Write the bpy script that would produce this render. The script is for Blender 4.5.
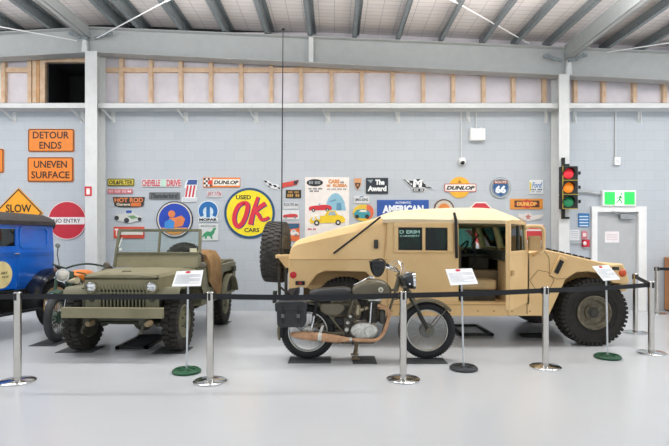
import bpy, bmesh, math, random
from mathutils import Vector, Matrix
random.seed(7)
for _o in list(bpy.data.objects):
    bpy.data.objects.remove(_o)
C = bpy.context.scene.collection
SC = bpy.context.scene
PI = math.pi

# ---------------------------------------------------------------- camera, world, lights, exposure
F = 520.0            # focal length in pixels of a 669 x 446 frame
HOR = 238.0          # horizon row
CAMZ = 1.45
cam_d = bpy.data.cameras.new('camera')
cam_d.sensor_width = 36.0
cam_d.lens = F * 36.0 / 669.0
cam_d.shift_y = (HOR - 223.0) / 669.0
cam_d.clip_end = 200
cam = bpy.data.objects.new('camera', cam_d)
cam.location = (0, 0, CAMZ)
cam.rotation_euler = (PI / 2, 0, 0)
C.objects.link(cam)
SC.camera = cam

world = bpy.data.worlds.new('hall_light')
SC.world = world
world.use_nodes = True
world.node_tree.nodes['Background'].inputs[0].default_value = (0.92, 0.96, 1.0, 1)
world.node_tree.nodes['Background'].inputs[1].default_value = 1.0

def area(x, y, z, sx, sy, power, col=(1.0, 0.985, 0.96), rx=0.0):
    l = bpy.data.lights.new('ceiling_or_fill_lamp', 'AREA')
    l.shape = 'RECTANGLE'; l.size = sx; l.size_y = sy
    l.energy = power; l.color = col
    o = bpy.data.objects.new('ceiling_or_fill_lamp', l)
    o.location = (x, y, z); o.rotation_euler = (rx, 0, 0)
    C.objects.link(o)
for lx in (-7.0, -2.4, 2.4, 7.0):
    area(lx, 7.2, 5.0, 3.8, 0.4, 86)
    area(lx, 3.6, 5.0, 3.8, 0.5, 28)
    area(lx, 7.2, 4.55, 3.4, 0.5, 120, rx=PI)       # unseen upward fill lamps, added to brighten the roof

SC.view_settings.view_transform = 'Standard'
SC.view_settings.look = 'None'
SC.view_settings.gamma = 1.0
SC.view_settings.use_curve_mapping = False
SC.view_settings.exposure = 0.16

# ---------------------------------------------------------------- helpers
def lin(h):
    h = h.lstrip('#')
    out = []
    for i in (0, 2, 4):
        c = int(h[i:i + 2], 16) / 255.0
        out.append(c / 12.92 if c <= 0.04045 else ((c + 0.055) / 1.055) ** 2.4)
    return tuple(out) + (1.0,)

MATS = {}
def mat(hexc, rough=0.5, metal=0.0, var=0.10, scale=6.0, bump=0.0, bscale=60.0, emit=0.0, spec=0.5, hex2=None, coat=0.0, alpha=None):
    key = (hexc, rough, metal, var, scale, bump, bscale, emit, spec, hex2, coat, alpha)
    if key in MATS:
        return MATS[key]
    m = bpy.data.materials.new('surface_' + hexc.lstrip('#'))
    m.use_nodes = True
    nt = m.node_tree
    b = nt.nodes['Principled BSDF']
    c = lin(hexc)
    tc = nt.nodes.new('ShaderNodeTexCoord')
    nz = nt.nodes.new('ShaderNodeTexNoise')
    nz.inputs['Scale'].default_value = scale
    nz.inputs['Detail'].default_value = 5
    nz.inputs['Roughness'].default_value = 0.6
    nt.links.new(tc.outputs['Object'], nz.inputs['Vector'])
    mx = nt.nodes.new('ShaderNodeMix'); mx.data_type = 'RGBA'
    d = lin(hex2) if hex2 else tuple(x * (1 - var * 1.6) for x in c[:3]) + (1,)
    e = c if hex2 else tuple(min(1, x * (1 + var * 0.8)) for x in c[:3]) + (1,)
    mx.inputs[6].default_value = d
    mx.inputs[7].default_value = e
    rp = nt.nodes.new('ShaderNodeValToRGB')
    rp.color_ramp.elements[0].position = 0.32
    rp.color_ramp.elements[1].position = 0.62
    nt.links.new(nz.outputs['Fac'], rp.inputs['Fac'])
    nt.links.new(rp.outputs['Color'], mx.inputs[0])
    nt.links.new(mx.outputs[2], b.inputs['Base Color'])
    b.inputs['Roughness'].default_value = rough
    b.inputs['Metallic'].default_value = metal
    b.inputs['Specular IOR Level'].default_value = spec
    b.inputs['Coat Weight'].default_value = coat
    if bump > 0:
        n2 = nt.nodes.new('ShaderNodeTexNoise'); n2.inputs['Scale'].default_value = bscale
        nt.links.new(tc.outputs['Object'], n2.inputs['Vector'])
        bp = nt.nodes.new('ShaderNodeBump'); bp.inputs['Strength'].default_value = bump; bp.inputs['Distance'].default_value = 0.01
        nt.links.new(n2.outputs['Fac'], bp.inputs['Height'])
        nt.links.new(bp.outputs['Normal'], b.inputs['Normal'])
    if emit > 0:
        b.inputs['Emission Color'].default_value = c
        b.inputs['Emission Strength'].default_value = emit
    MATS[key] = m
    return m

def glass(hexc='#cfe3df', clear=0.82, rough=0.03, ior=1.3):
    key = ('glass', hexc, clear, rough, ior)
    if key in MATS: return MATS[key]
    m = bpy.data.materials.new('pane_glass'); m.use_nodes = True
    nt = m.node_tree; nt.nodes.remove(nt.nodes['Principled BSDF'])
    out = nt.nodes['Material Output']
    t = nt.nodes.new('ShaderNodeBsdfTransparent'); t.inputs[0].default_value = lin(hexc)
    g = nt.nodes.new('ShaderNodeBsdfGlossy'); g.inputs['Roughness'].default_value = rough
    fr = nt.nodes.new('ShaderNodeFresnel'); fr.inputs[0].default_value = ior
    ad = nt.nodes.new('ShaderNodeMath'); ad.operation = 'MULTIPLY_ADD'
    ad.inputs[1].default_value = 1.0; ad.inputs[2].default_value = (1 - clear) * 0.3
    nt.links.new(fr.outputs[0], ad.inputs[0])
    mx = nt.nodes.new('ShaderNodeMixShader')
    nt.links.new(ad.outputs[0], mx.inputs[0]); nt.links.new(t.outputs[0], mx.inputs[1]); nt.links.new(g.outputs[0], mx.inputs[2])
    nt.links.new(mx.outputs[0], out.inputs[0])
    MATS[key] = m
    return m

ROOTM = {}   # object -> world matrix of its thing's origin
def tag(o, label=None, cat=None, group=None, kind=None):
    if label: o['label'] = label
    if cat: o['category'] = cat
    if group: o['group'] = group
    if kind: o['kind'] = kind
    return o

def thing(name, label, cat, loc=(0, 0, 0), rz=0.0, group=None):
    o = bpy.data.objects.new(name, None)
    o.empty_display_size = 0.1
    C.objects.link(o)
    o.location = loc; o.rotation_euler = (0, 0, rz)
    ROOTM[o.name] = Matrix.Translation(loc) @ Matrix.Rotation(rz, 4, 'Z')
    return tag(o, label, cat, group)

class MB:
    def __init__(s): s.v = []; s.f = []
    def add(s, vs, fs):
        n = len(s.v); s.v += [Vector(p) for p in vs]; s.f += [tuple(i + n for i in f) for f in fs]
        return s
    def box(s, x0, x1, y0, y1, z0, z1, M=None):
        vs = [Vector((x, y, z)) for z in (z0, z1) for y in (y0, y1) for x in (x0, x1)]
        if M is not None: vs = [M @ p for p in vs]
        return s.add(vs, [(0, 2, 3, 1), (4, 5, 7, 6), (0, 1, 5, 4), (2, 6, 7, 3), (0, 4, 6, 2), (1, 3, 7, 5)])
    def bar(s, a, b, w, h, up=(0, 0, 1)):
        a = Vector(a); b = Vector(b); d = (b - a).normalized(); up = Vector(up)
        sx = d.cross(up)
        if sx.length < 1e-5: sx = d.cross(Vector((1, 0, 0)))
        sx.normalize(); uz = sx.cross(d).normalized()
        vs = []
        for p in (a, b):
            for i, j in ((-1, -1), (1, -1), (1, 1), (-1, 1)):
                vs.append(p + sx * (i * w / 2) + uz * (j * h / 2))
        return s.add(vs, [(0, 1, 2, 3), (7, 6, 5, 4), (0, 4, 5, 1), (1, 5, 6, 2), (2, 6, 7, 3), (3, 7, 4, 0)])
    def loft(s, rings, caps=True, closed=False):
        n = len(rings[0]); vs = [p for r in rings for p in r]; fs = []
        m = len(rings)
        for i in range(m if closed else m - 1):
            k = (i + 1) % m
            for j in range(n):
                fs.append((i * n + j, i * n + (j + 1) % n, k * n + (j + 1) % n, k * n + j))
        if caps and not closed:
            fs.append(tuple(range(n - 1, -1, -1))); fs.append(tuple((m - 1) * n + j for j in range(n)))
        return s.add(vs, fs)
    def tube(s, pts, r, n=10, caps=True):
        pts = [Vector(p) for p in pts]
        rs = r if isinstance(r, (list, tuple)) else [r] * len(pts)
        rings = []; up = None
        for i, p in enumerate(pts):
            d = (pts[min(i + 1, len(pts) - 1)] - pts[max(i - 1, 0)]).normalized()
            if up is None:
                up = Vector((0, 0, 1)) if abs(d.z) < 0.9 else Vector((1, 0, 0))
            sx = d.cross(up).normalized(); up = sx.cross(d).normalized()
            rings.append([p + (sx * math.cos(2 * PI * k / n) + up * math.sin(2 * PI * k / n)) * rs[i] for k in range(n)])
        return s.loft(rings, caps)
    def lathe(s, prof, c, axis=(0, 0, 1), n=32, closed=False):
        c = Vector(c); a = Vector(axis).normalized()
        e = a.cross(Vector((0, 0, 1)))
        if e.length < 1e-4: e = Vector((1, 0, 0))
        e.normalize(); g = a.cross(e).normalized()
        rings = []
        for r, h in prof:
            r = max(r, 1e-4)
            rings.append([c + a * h + (e * math.cos(2 * PI * k / n) + g * math.sin(2 * PI * k / n)) * r for k in range(n)])
        return s.loft(rings, True, closed)
    def prism(s, poly, d0, d1, plane='xz', M=None):
        def P(a, b, d):
            p = Vector((a, d, b)) if plane == 'xz' else (Vector((d, a, b)) if plane == 'yz' else Vector((a, b, d)))
            return M @ p if M is not None else p
        n = len(poly)
        vs = [P(a, b, d0) for a, b in poly] + [P(a, b, d1) for a, b in poly]
        fs = [tuple(range(n)), tuple(range(2 * n - 1, n - 1, -1))] + [(i, i + n, (i + 1) % n + n, (i + 1) % n) for i in range(n)]
        return s.add(vs, fs)
    def ell(s, c, rx, ry, rz, n=16, m=10, M=None):
        c = Vector(c); rings = []
        for i in range(m + 1):
            t = PI * i / m; rr = max(math.sin(t), 1e-3)
            ring = []
            for k in range(n):
                p = Vector((rx * rr * math.cos(2 * PI * k / n), ry * rr * math.sin(2 * PI * k / n), -rz * math.cos(t)))
                if M is not None: p = M @ p
                ring.append(c + p)
            rings.append(ring)
        return s.loft(rings, True)
    def build(s, name, m, parent=None, bevel=0.0, seg=2, smooth=35, world=False, sub=0, xform=None):
        me = bpy.data.meshes.new(name)
        vs = s.v
        root = parent
        while root is not None and root.parent is not None: root = root.parent
        if xform is not None: vs = [xform @ p for p in vs]
        if world and root is not None and root.name in ROOTM:
            inv = ROOTM[root.name].inverted(); vs = [inv @ p for p in vs]
        me.from_pydata([tuple(p) for p in vs], [], s.f)
        bm = bmesh.new(); bm.from_mesh(me)
        bmesh.ops.remove_doubles(bm, verts=bm.verts, dist=1e-5)
        bmesh.ops.recalc_face_normals(bm, faces=bm.faces)
        bm.to_mesh(me); bm.free()
        if smooth:
            me.polygons.foreach_set('use_smooth', [True] * len(me.polygons))
            me.set_sharp_from_angle(angle=math.radians(smooth))
        me.materials.append(m)
        o = bpy.data.objects.new(name, me); C.objects.link(o)
        if parent is not None: o.parent = parent
        if bevel > 0:
            bv = o.modifiers.new('bevel', 'BEVEL'); bv.width = bevel; bv.segments = seg; bv.limit_method = 'ANGLE'; bv.angle_limit = math.radians(40)
        if sub:
            sb = o.modifiers.new('sub', 'SUBSURF'); sb.levels = sub; sb.render_levels = sub
        return o

def copy_tree(o, parent=None):
    c = o.copy(); C.objects.link(c)
    if parent is not None: c.parent = parent
    if o.name in ROOTM: ROOTM[c.name] = ROOTM[o.name]
    for ch in list(o.children): copy_tree(ch, c)
    return c

def root_mesh(mb, name, m, label, cat, loc, group=None, **kw):
    """top-level thing that is one mesh; mb is in local coordinates"""
    o = mb.build(name, m, None, **kw); o.location = loc
    ROOTM[o.name] = Matrix.Translation(loc)
    return tag(o, label, cat, group)

def struct(mb, name, m, parent=None, **kw):
    o = mb.build(name, m, parent, **kw)
    if parent is None: o['kind'] = 'structure'
    return o

def arc(cx, cy, r, a0, a1, n, ry=None):
    ry = r if ry is None else ry
    return [(cx + r * math.cos(math.radians(a0 + (a1 - a0) * i / n)), cy + ry * math.sin(math.radians(a0 + (a1 - a0) * i / n))) for i in range(n + 1)]
def circ(cx, cy, r, n=40, ry=None): return arc(cx, cy, r, 0, 360, n, ry)[:-1]
def rrect(x0, x1, y0, y1, r, n=4):
    r = min(r, (x1 - x0) / 2.01, (y1 - y0) / 2.01)
    return arc(x1 - r, y1 - r, r, 0, 90, n) + arc(x0 + r, y1 - r, r, 90, 180, n) + arc(x0 + r, y0 + r, r, 180, 270, n) + arc(x1 - r, y0 + r, r, 270, 360, n)
def px(u, v, Y): return Vector(((u - 334.5) * Y / F, Y, CAMZ - (v - HOR) * Y / F))
def bez(p0, p1, p2, p3, n=12):
    p0, p1, p2, p3 = map(Vector, (p0, p1, p2, p3))
    return [p0 * (1 - t) ** 3 + p1 * 3 * t * (1 - t) ** 2 + p2 * 3 * t * t * (1 - t) + p3 * t ** 3 for t in [i / n for i in range(n + 1)]]
def spline(pts, k=6):
    P = [Vector(p) for p in pts]; out = []
    for i in range(len(P) - 1):
        a = P[max(i - 1, 0)]; b = P[i]; c = P[i + 1]; d = P[min(i + 2, len(P) - 1)]
        for j in range(k):
            t = j / k
            out.append(0.5 * ((2 * b) + (c - a) * t + (2 * a - 5 * b + 4 * c - d) * t * t + (3 * b - a - 3 * c + d) * t ** 3))
    out.append(P[-1]); return out

TEXTS = {}
def text_mb(txt, x0, x1, z0, z1, y, thick=0.004, bold=0.0, shear=0.0, M=None):
    """letters fitted into a rectangle of the x-z plane facing -y"""
    cu = bpy.data.curves.new('txt', 'FONT'); cu.body = txt; cu.align_x = 'CENTER'
    cu.offset = bold; cu.shear = shear; cu.resolution_u = 3; cu.extrude = 0.05
    ob = bpy.data.objects.new('txt', cu); C.objects.link(ob)
    dg = bpy.context.evaluated_depsgraph_get()
    me = bpy.data.meshes.new_from_object(ob.evaluated_get(dg))
    xs = [v.co.x for v in me.vertices]; ys = [v.co.y for v in me.vertices]
    ax, bx, ay, by = min(xs), max(xs), min(ys), max(ys)
    mb = MB()
    vs = []
    for v in me.vertices:
        p = Vector((x0 + (v.co.x - ax) / (bx - ax) * (x1 - x0), y - (thick if v.co.z > 0 else 0), z0 + (v.co.y - ay) / (by - ay) * (z1 - z0)))
        vs.append(M @ p if M is not None else p)
    mb.add(vs, [tuple(p.vertices) for p in me.polygons])
    bpy.data.objects.remove(ob); bpy.data.meshes.remove(me); bpy.data.curves.remove(cu)
    return mb

def tyre(mb, c, axis, R, w, rin, blocks=0, bh=0.012, n=48, rows=2):
    c = Vector(c); a = Vector(axis).normalized()
    h = w / 2
    Rb = R - (bh if blocks else 0)
    mb.lathe([(rin, -h * .72), (rin + (Rb - rin) * .45, -h), (Rb - (Rb - rin) * .18, -h * .97), (Rb, -h * .74), (Rb, h * .74), (Rb - (Rb - rin) * .18, h * .97), (rin + (Rb - rin) * .45, h), (rin, h * .72)], c, a, n, closed=True)
    if blocks:
        e = a.cross(Vector((0, 0, 1)));
        if e.length < 1e-4: e = Vector((1, 0, 0))
        e.normalize(); g = a.cross(e).normalized()
        for k in range(blocks):
            for row in range(rows):
                t = 2 * PI * (k + 0.5 * row) / blocks
                rad = e * math.cos(t) + g * math.sin(t); tan = a.cross(rad)
                lo = -h * .93 + row * (2 * h * .93) / rows + .004; hi = -h * .93 + (row + 1) * (2 * h * .93) / rows - .004
                M = Matrix((( a.x, tan.x, rad.x, c.x), (a.y, tan.y, rad.y, c.y), (a.z, tan.z, rad.z, c.z), (0, 0, 0, 1)))
                wd = PI * R / blocks * 1.18 / 2 * 1.0
                mb.box(lo, hi, -wd, wd, Rb - .03, R, M)
                # shoulder lug
                if row in (0, rows - 1):
                    s_ = -1 if row == 0 else 1
                    mb.box(min(s_ * h * .90, s_ * h * 1.0), max(s_ * h * .90, s_ * h * 1.0), -wd, wd, Rb - (Rb - rin) * .22, R - .006, M)
    return mb

def spokes(mb, c, axis, r0, r1, n, t=0.0025, off=0.02):
    c = Vector(c); a = Vector(axis).normalized()
    e = a.cross(Vector((0, 0, 1))).normalized(); g = a.cross(e)
    for k in range(n):
        t0 = 2 * PI * k / n; t1 = t0 + (0.5 if k % 2 else -0.5)
        s_ = off if (k // 2) % 2 else -off
        mb.tube([c + a * s_ + (e * math.cos(t1) + g * math.sin(t1)) * r0, c + (e * math.cos(t0) + g * math.sin(t0)) * r1], t, 5)
    return mb
# ---------------------------------------------------------------- structure
YW = 10.4
def wallmat():
    m = bpy.data.materials.new('painted_block'); m.use_nodes = True
    nt = m.node_tree; b = nt.nodes['Principled BSDF']
    tc = nt.nodes.new('ShaderNodeTexCoord'); sp = nt.nodes.new('ShaderNodeSeparateXYZ'); cb = nt.nodes.new('ShaderNodeCombineXYZ')
    nt.links.new(tc.outputs['Object'], sp.inputs[0])
    nt.links.new(sp.outputs['X'], cb.inputs['X']); nt.links.new(sp.outputs['Z'], cb.inputs['Y'])
    br = nt.nodes.new('ShaderNodeTexBrick')
    br.inputs['Color1'].default_value = lin('#bec5cc'); br.inputs['Color2'].default_value = lin('#bac2c9')
    br.inputs['Mortar'].default_value = lin('#b2bac1')
    br.inputs['Scale'].default_value = 1.0; br.inputs['Mortar Size'].default_value = 0.006; br.inputs['Mortar Smooth'].default_value = 0.6
    br.inputs['Brick Width'].default_value = 0.4; br.inputs['Row Height'].default_value = 0.2
    nt.links.new(cb.outputs[0], br.inputs['Vector'])
    nt.links.new(br.outputs['Color'], b.inputs['Base Color'])
    bp = nt.nodes.new('ShaderNodeBump'); bp.inputs['Strength'].default_value = 0.15; bp.inputs['Distance'].default_value = 0.006; bp.invert = True
    nt.links.new(br.outputs['Fac'], bp.inputs['Height']); nt.links.new(bp.outputs['Normal'], b.inputs['Normal'])
    b.inputs['Roughness'].default_value = 0.55
    return m
def floormat():
    m = bpy.data.materials.new('painted_concrete'); m.use_nodes = True
    nt = m.node_tree; b = nt.nodes['Principled BSDF']
    tc = nt.nodes.new('ShaderNodeTexCoord'); nz = nt.nodes.new('ShaderNodeTexNoise'); nz.inputs['Scale'].default_value = 0.7; nz.inputs['Detail'].default_value = 4
    nt.links.new(tc.outputs['Object'], nz.inputs['Vector'])
    mx = nt.nodes.new('ShaderNodeMix'); mx.data_type = 'RGBA'
    mx.inputs[6].default_value = lin('#c3c6ca'); mx.inputs[7].default_value = lin('#cdd0d3')
    nt.links.new(nz.outputs['Fac'], mx.inputs[0]); nt.links.new(mx.outputs[2], b.inputs['Base Color'])
    b.inputs['Roughness'].default_value = 0.22
    return m
def ceilmat():
    m = bpy.data.materials.new('roof_blanket'); m.use_nodes = True
    nt = m.node_tree; b = nt.nodes['Principled BSDF']
    tc = nt.nodes.new('ShaderNodeTexCoord')
    br = nt.nodes.new('ShaderNodeTexBrick')
    br.inputs['Color1'].default_value = lin('#f2ecea'); br.inputs['Color2'].default_value = lin('#ebe5e4'); br.inputs['Mortar'].default_value = lin('#c4c0c1')
    br.inputs['Scale'].default_value = 1.0; br.inputs['Mortar Size'].default_value = 0.006; br.inputs['Brick Width'].default_value = 0.29; br.inputs['Row Height'].default_value = 0.15
    br.offset = 0.0
    nt.links.new(tc.outputs['Object'], br.inputs['Vector']); nt.links.new(br.outputs['Color'], b.inputs['Base Color'])
    b.inputs['Roughness'].default_value = 0.6
    return m

M_STEEL = mat('#b3b7b7', 0.5, var=0.03)
M_STEELW = mat('#d9dcdc', 0.45, var=0.03)
M_GALV = mat('#8f989c', 0.42, metal=0.55, var=0.15, scale=25)
M_TIMBER = mat('#e8cdb0', 0.7, hex2='#dab692', scale=9)
M_SARK = mat('#e9e4ea', 0.6, var=0.06, scale=2.5)
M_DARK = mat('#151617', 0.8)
M_CHROME = mat('#d8dadb', 0.14, metal=1.0, var=0.02)
M_STAIN = mat('#c6c3bd', 0.2, metal=1.0, var=0.04)
M_BLACK = mat('#101113', 0.55, var=0.15)
M_RUBBER = mat('#1f1f1f', 0.8, var=0.2, scale=14, bump=0.3, bscale=90)
M_WHITE = mat('#eef0f0', 0.5, var=0.02)
M_WIRE = mat('#e8eaea', 0.4, var=0.02)

mb = MB(); mb.box(-16, 16, -8, 12, -0.1, 0)
struct(mb, 'floor', floormat())
ZT = 4.05
# door opening in the wall
DX0, DX1, DZ = px(595, 0, YW).x, px(638, 0, YW).x, px(0, 211, YW).z
mb = MB(); mb.box(-16, DX0, YW, YW + .2, 0, ZT); mb.box(DX1, 16, YW, YW + .2, 0, ZT); mb.box(DX0, DX1, YW, YW + .2, DZ, ZT)
struct(mb, 'wall_back', wallmat())

def rz(X):  # rafter top height
    return 5.54 - 0.0423 * (X + 4.7) if X > -4.7 else 5.54 - 0.054 * (-4.7 - X)
def rdp(X):  # rafter depth
    return 0.49 + 0.0065 * max(0, X + 4.7)
# upper wall lining behind the studs, with the dark opening left out
SY = 10.5
ox0, ox1, oz0, oz1 = px(47, 0, SY).x, px(85, 0, SY).x, px(0, 103, SY).z, px(0, 63, SY).z
mb = MB(); mb.box(-16, ox0, SY, SY + .05, ZT, 5.6); mb.box(ox1, 16, SY, SY + .05, ZT, 5.6); mb.box(ox0, ox1, SY, SY + .05, oz1, 5.6)
struct(mb, 'wall_upper', M_SARK)
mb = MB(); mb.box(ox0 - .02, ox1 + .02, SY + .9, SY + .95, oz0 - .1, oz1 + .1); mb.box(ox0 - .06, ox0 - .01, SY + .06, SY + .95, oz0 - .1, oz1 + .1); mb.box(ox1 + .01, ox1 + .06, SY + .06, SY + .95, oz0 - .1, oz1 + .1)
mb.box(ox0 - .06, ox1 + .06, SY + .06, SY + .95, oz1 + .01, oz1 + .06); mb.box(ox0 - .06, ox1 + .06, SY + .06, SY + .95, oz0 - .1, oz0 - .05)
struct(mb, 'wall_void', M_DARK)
# ceiling following the two roof pitches
mb = MB()
for x0, x1 in ((-16, -4.7), (-4.7, 16)):
    a, b = rz(x0) + .25, rz(x1) + .25
    mb.add([(x0, -1, a), (x1, -1, b), (x1, 12, b), (x0, 12, a), (x0, -1, a + .05), (x1, -1, b + .05), (x1, 12, b + .05), (x0, 12, a + .05)], [(0, 1, 2, 3), (7, 6, 5, 4), (0, 4, 5, 1), (1, 5, 6, 2), (2, 6, 7, 3), (3, 7, 4, 0)])
struct(mb, 'ceiling', ceilmat(), smooth=0)
# strip over the rafter, its dark colour painting the shadow gap under the roof
mb = MB()
for x0, x1 in ((-16, -4.7), (-4.7, 16)):
    mb.add([(x, y, rz(x) + dz) for dz in (-.3, .24) for y in (10.55, 10.62) for x in (x0, x1)], [(0, 2, 3, 1), (4, 5, 7, 6), (0, 1, 5, 4), (2, 6, 7, 3), (0, 4, 6, 2), (1, 3, 7, 5)])
struct(mb, 'painted_shadow_gap_1', mat('#55595c', 0.7))

# rafters (I section)
def sheared(x0, x1, y0, y1, dz0, dz1):
    return [(x, y, rz(x) + dz) for dz in (dz0, dz1) for y in (y0, y1) for x in (x0, x1)], [(0, 2, 3, 1), (4, 5, 7, 6), (0, 1, 5, 4), (2, 6, 7, 3), (0, 4, 6, 2), (1, 3, 7, 5)]
def rafter(x0, x1, label):
    o = MB()
    F_ = [(0, 2, 3, 1), (4, 5, 7, 6), (0, 1, 5, 4), (2, 6, 7, 3), (0, 4, 6, 2), (1, 3, 7, 5)]
    o.add(*sheared(x0, x1, 10.06, 10.32, -.015, 0))
    for y0, y1, t in ((10.18, 10.2, 0), (10.06, 10.32, 1)): o.add([(x, y, rz(x) - rdp(x) + (.015 if t else 0) if k == 1 else (rz(x) - .01 if not t else rz(x) - rdp(x))) for k in (0, 1) for y in (y0, y1) for x in (x0, x1)], F_)
    r = root_mesh(o, 'roof_rafter', M_STEEL, label, 'beam', (0, 0, 0), smooth=0)
    r['kind'] = 'structure'
    return r
rafter(-14, -4.7, 'grey steel roof rafter running left from the ridge')
r2 = rafter(-4.7, 14, 'long grey steel roof rafter sloping down to the right')
o = MB(); X = px(311, 0, 10.06).x
o.add([(x, y, rz(x) + dz) for dz in (-.50, -.02) for y in (10.07, 10.175) for x in (X - .045, X + .045)], [(0, 2, 3, 1), (4, 5, 7, 6), (0, 1, 5, 4), (2, 6, 7, 3), (0, 4, 6, 2), (1, 3, 7, 5)])
o.build('stiffener', M_STEELW, r2, smooth=0)

# purlins toward the camera (C sections)
us = [8, 50, 119, 139, 182, 225, 267, 310, 354.5, 398, 441, 483, 516, 549, 608, 643, 682]
for i, u in enumerate(us):
    X = px(u, 0, 10.1).x
    o = MB(); z = rz(X) + .015
    
    d = 0.2; w = 0.075; y0, y1 = -1, 10.5
    o.box(-.003, .003, y0, y1, 0, d); o.box(-w, 0, y0, y1, 0, .004); o.box(0, w, y0, y1, d - .004, d); o.box(-w, -w + .004, y0, y1, 0, .02); o.box(w - .004, w, y0, y1, d - .02, d)
    r = root_mesh(o, 'roof_purlin', M_GALV, 'galvanised steel roof purlin running over the rafter', 'purlin', (X + .03, 0, z), group='roof purlins', smooth=0)
    cl = MB(); cl.box(.006, .016, 10.12, 10.26, -.01, d * .8); cl.build('cleat', M_GALV, r)
# box struts
def strut(name, x0, x1, z0, z1, label):
    o = MB(); o.box(x0, x1, -1, 10.16, z0, z0 + .02); o.box(x0, x1, -1, 10.16, z1 - .02, z1); o.box(x0 + .015, x0 + .035, -1, 10.16, z0, z1); o.box(x1 - .035, x1 - .015, -1, 10.16, z0, z1)
    r = root_mesh(o, name, M_STEEL, label, 'beam', (0, 0, 0), smooth=0); r['kind'] = 'structure'
    return r
s1 = strut('roof_strut', 4.48, 4.62, 4.93, 5.20, 'grey box strut from the right column under the roof')
s2 = strut('roof_strut', -4.93, -4.77, 5.36, 5.56, 'grey box strut from the ridge under the roof')
for s_, x in ((s1, 4.55), (s2, -4.85)):
    for q_ in (-1, 1):
        b_ = MB(); p_ = px(565 if x > 0 else 91, 62 if x > 0 else 40, 10.06); b_.bar((p_.x + q_ * .06, 10.05, p_.z + .02), (p_.x + q_ * .42, 10.05, p_.z + .13), .06, .03, (0, 1, 0)); b_.bar((p_.x + q_ * .2, 10.03, p_.z + .03), (p_.x + q_ * .36, 10.03, p_.z + .15), .05, .03, (0, 1, 0)); b_.build('brace_bracket', M_GALV, s_)
    o = MB(); o.prism([(x - .06, rz(x) - rdp(x) + .02), (x + .06, rz(x) - rdp(x) + .02), (x + .03, rz(x) - .2), (x - .03, rz(x) - .2)], 10.08, 10.17); o.build('gusset', M_STEELW, s_)
def rod(a, b, label):
    o = MB(); o.tube([a, b], .011, 8)
    r = root_mesh(o, 'brace_rod', M_WIRE, label, 'rod', (0, 0, 0))
    m_ = (Vector(a) + Vector(b)) * .5; d = (Vector(b) - Vector(a)).normalized()
    t = MB(); t.tube([m_ - d * .09, m_ + d * .09], .022, 8); t.build('turnbuckle', M_STEELW, r)
rod((-4.65, 10.1, 5.315), (-.70, 6.72, 5.30), 'thin white brace rod slanting right from the ridge')
rod((-5.0, 10.1, 5.28), (-8.7, 7.9, 5.32), 'thin white brace rod slanting left from the ridge')
rod((3.797, 10.1, 5.218), (0.0, 6.72, 5.38), 'thin white brace rod crossing purlins left of the right column')
rod((5.3, 10.1, 5.06), (7.9, 8.4, 4.98), 'thin white brace rod at the top right corner')

# columns
def column(u0, u1, side, label, zt):
    x0, x1 = px(u0, 0, 10.0).x, px(u1, 0, 10.0).x; xm = (x0 + x1) / 2
    o = MB(); o.box(x0, x1, 10.0, 10.015, 0, zt); o.box(x0, x1, 10.36, 10.38, 0, zt); o.box(xm - .006, xm + .006, 10.015, 10.36, 0, zt)
    r = root_mesh(o, 'steel_column', M_STEELW, label, 'column', (0, 0, 0), smooth=0); r['kind'] = 'structure'
    b = MB(); b.box(x0 - .04, x1 + .04, 9.97, 10.38, 0, .015); b.build('base_plate', M_STEELW, r)
    return r
column(85, 97, 1, 'white steel column left, beside the no entry sign', rz(-4.8) - rdp(-4.8))
column(559, 569.5, -1, 'white steel column right, behind the traffic light', rz(4.5) - rdp(4.5))

# girts
def girt(u0, u1, label):
    x0, x1 = px(u0, 0, 10.1).x, px(u1, 0, 10.1).x
    z0, z1 = px(0, 108.3, 10.12).z, px(0, 102.7, 10.12).z
    o = MB(); o.box(x0, x1, 10.12, 10.126, z0, z1); o.box(x0, x1, 10.12, 10.42, z1 - .006, z1); o.box(x0, x1, 10.12, 10.42, z0, z0 + .006)
    r = root_mesh(o, 'wall_girt', M_STEELW, label, 'beam', (0, 0, 0), smooth=0); r['kind'] = 'structure'
    return r, x0, x1, z0
for (u0, u1, lab, cl) in ((-120, 85, 'grey steel girt left of the left column', (7, 76)), (97.5, 558.5, 'long grey steel girt between the two columns', (107, 181, 252, 325, 396, 467, 546)), (570, 800, 'grey steel girt right of the right column', (575, 641, 712))):
    r, x0, x1, z0 = girt(u0, u1, lab)
    for u in cl:
        X = px(u, 0, 10.25).x
        o = MB(); o.bar((X - .05, 10.16, z0), (X + .07, YW, z0 - .2), .05, .008, (1, 0, 0)); o.box(X + .02, X + .1, YW - .012, YW, z0 - .22, z0); o.build('cleat', M_STEELW, r)

# studs and nogging
stu = [2.5, 29, 34, 120.7, 150.3, 180.3, 210.5, 240.8, 271, 301, 331.5, 362, 393, 423.5, 453.5, 484, 514, 545, 576, 604.5, 635.5, 665.5, 695]
for u in stu:
    X = px(u, 0, 10.4).x
    o = MB(); o.box(-.038, .038, 10.41, SY, ZT, rz(X) - .40)
    root_mesh(o, 'wall_stud', M_TIMBER, 'pale timber stud in the wall framing above the girt', 'stud', (X, 0, 0), group='timber wall studs', smooth=0)
zn = px(0, 69.5, 10.42).z
for u0, u1, lab in ((4.5, 27, 'pale timber nogging left of the dark opening'), (101, 470, 'long pale timber nogging under the rafter right of the left column')):
    o = MB(); x0, x1 = px(u0, 0, 10.42).x, px(u1, 0, 10.42).x; o.box(x0, x1, 10.43, SY - .002, zn - .045, zn + .045)
    root_mesh(o, 'timber_nogging', M_TIMBER, lab, 'timber', (0, 0, 0), smooth=0)
fr = thing('opening_frame', 'timber frame around the dark opening left of the column', 'frame', (px(66, 0, 10.45).x, 10.45, ZT))
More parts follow.
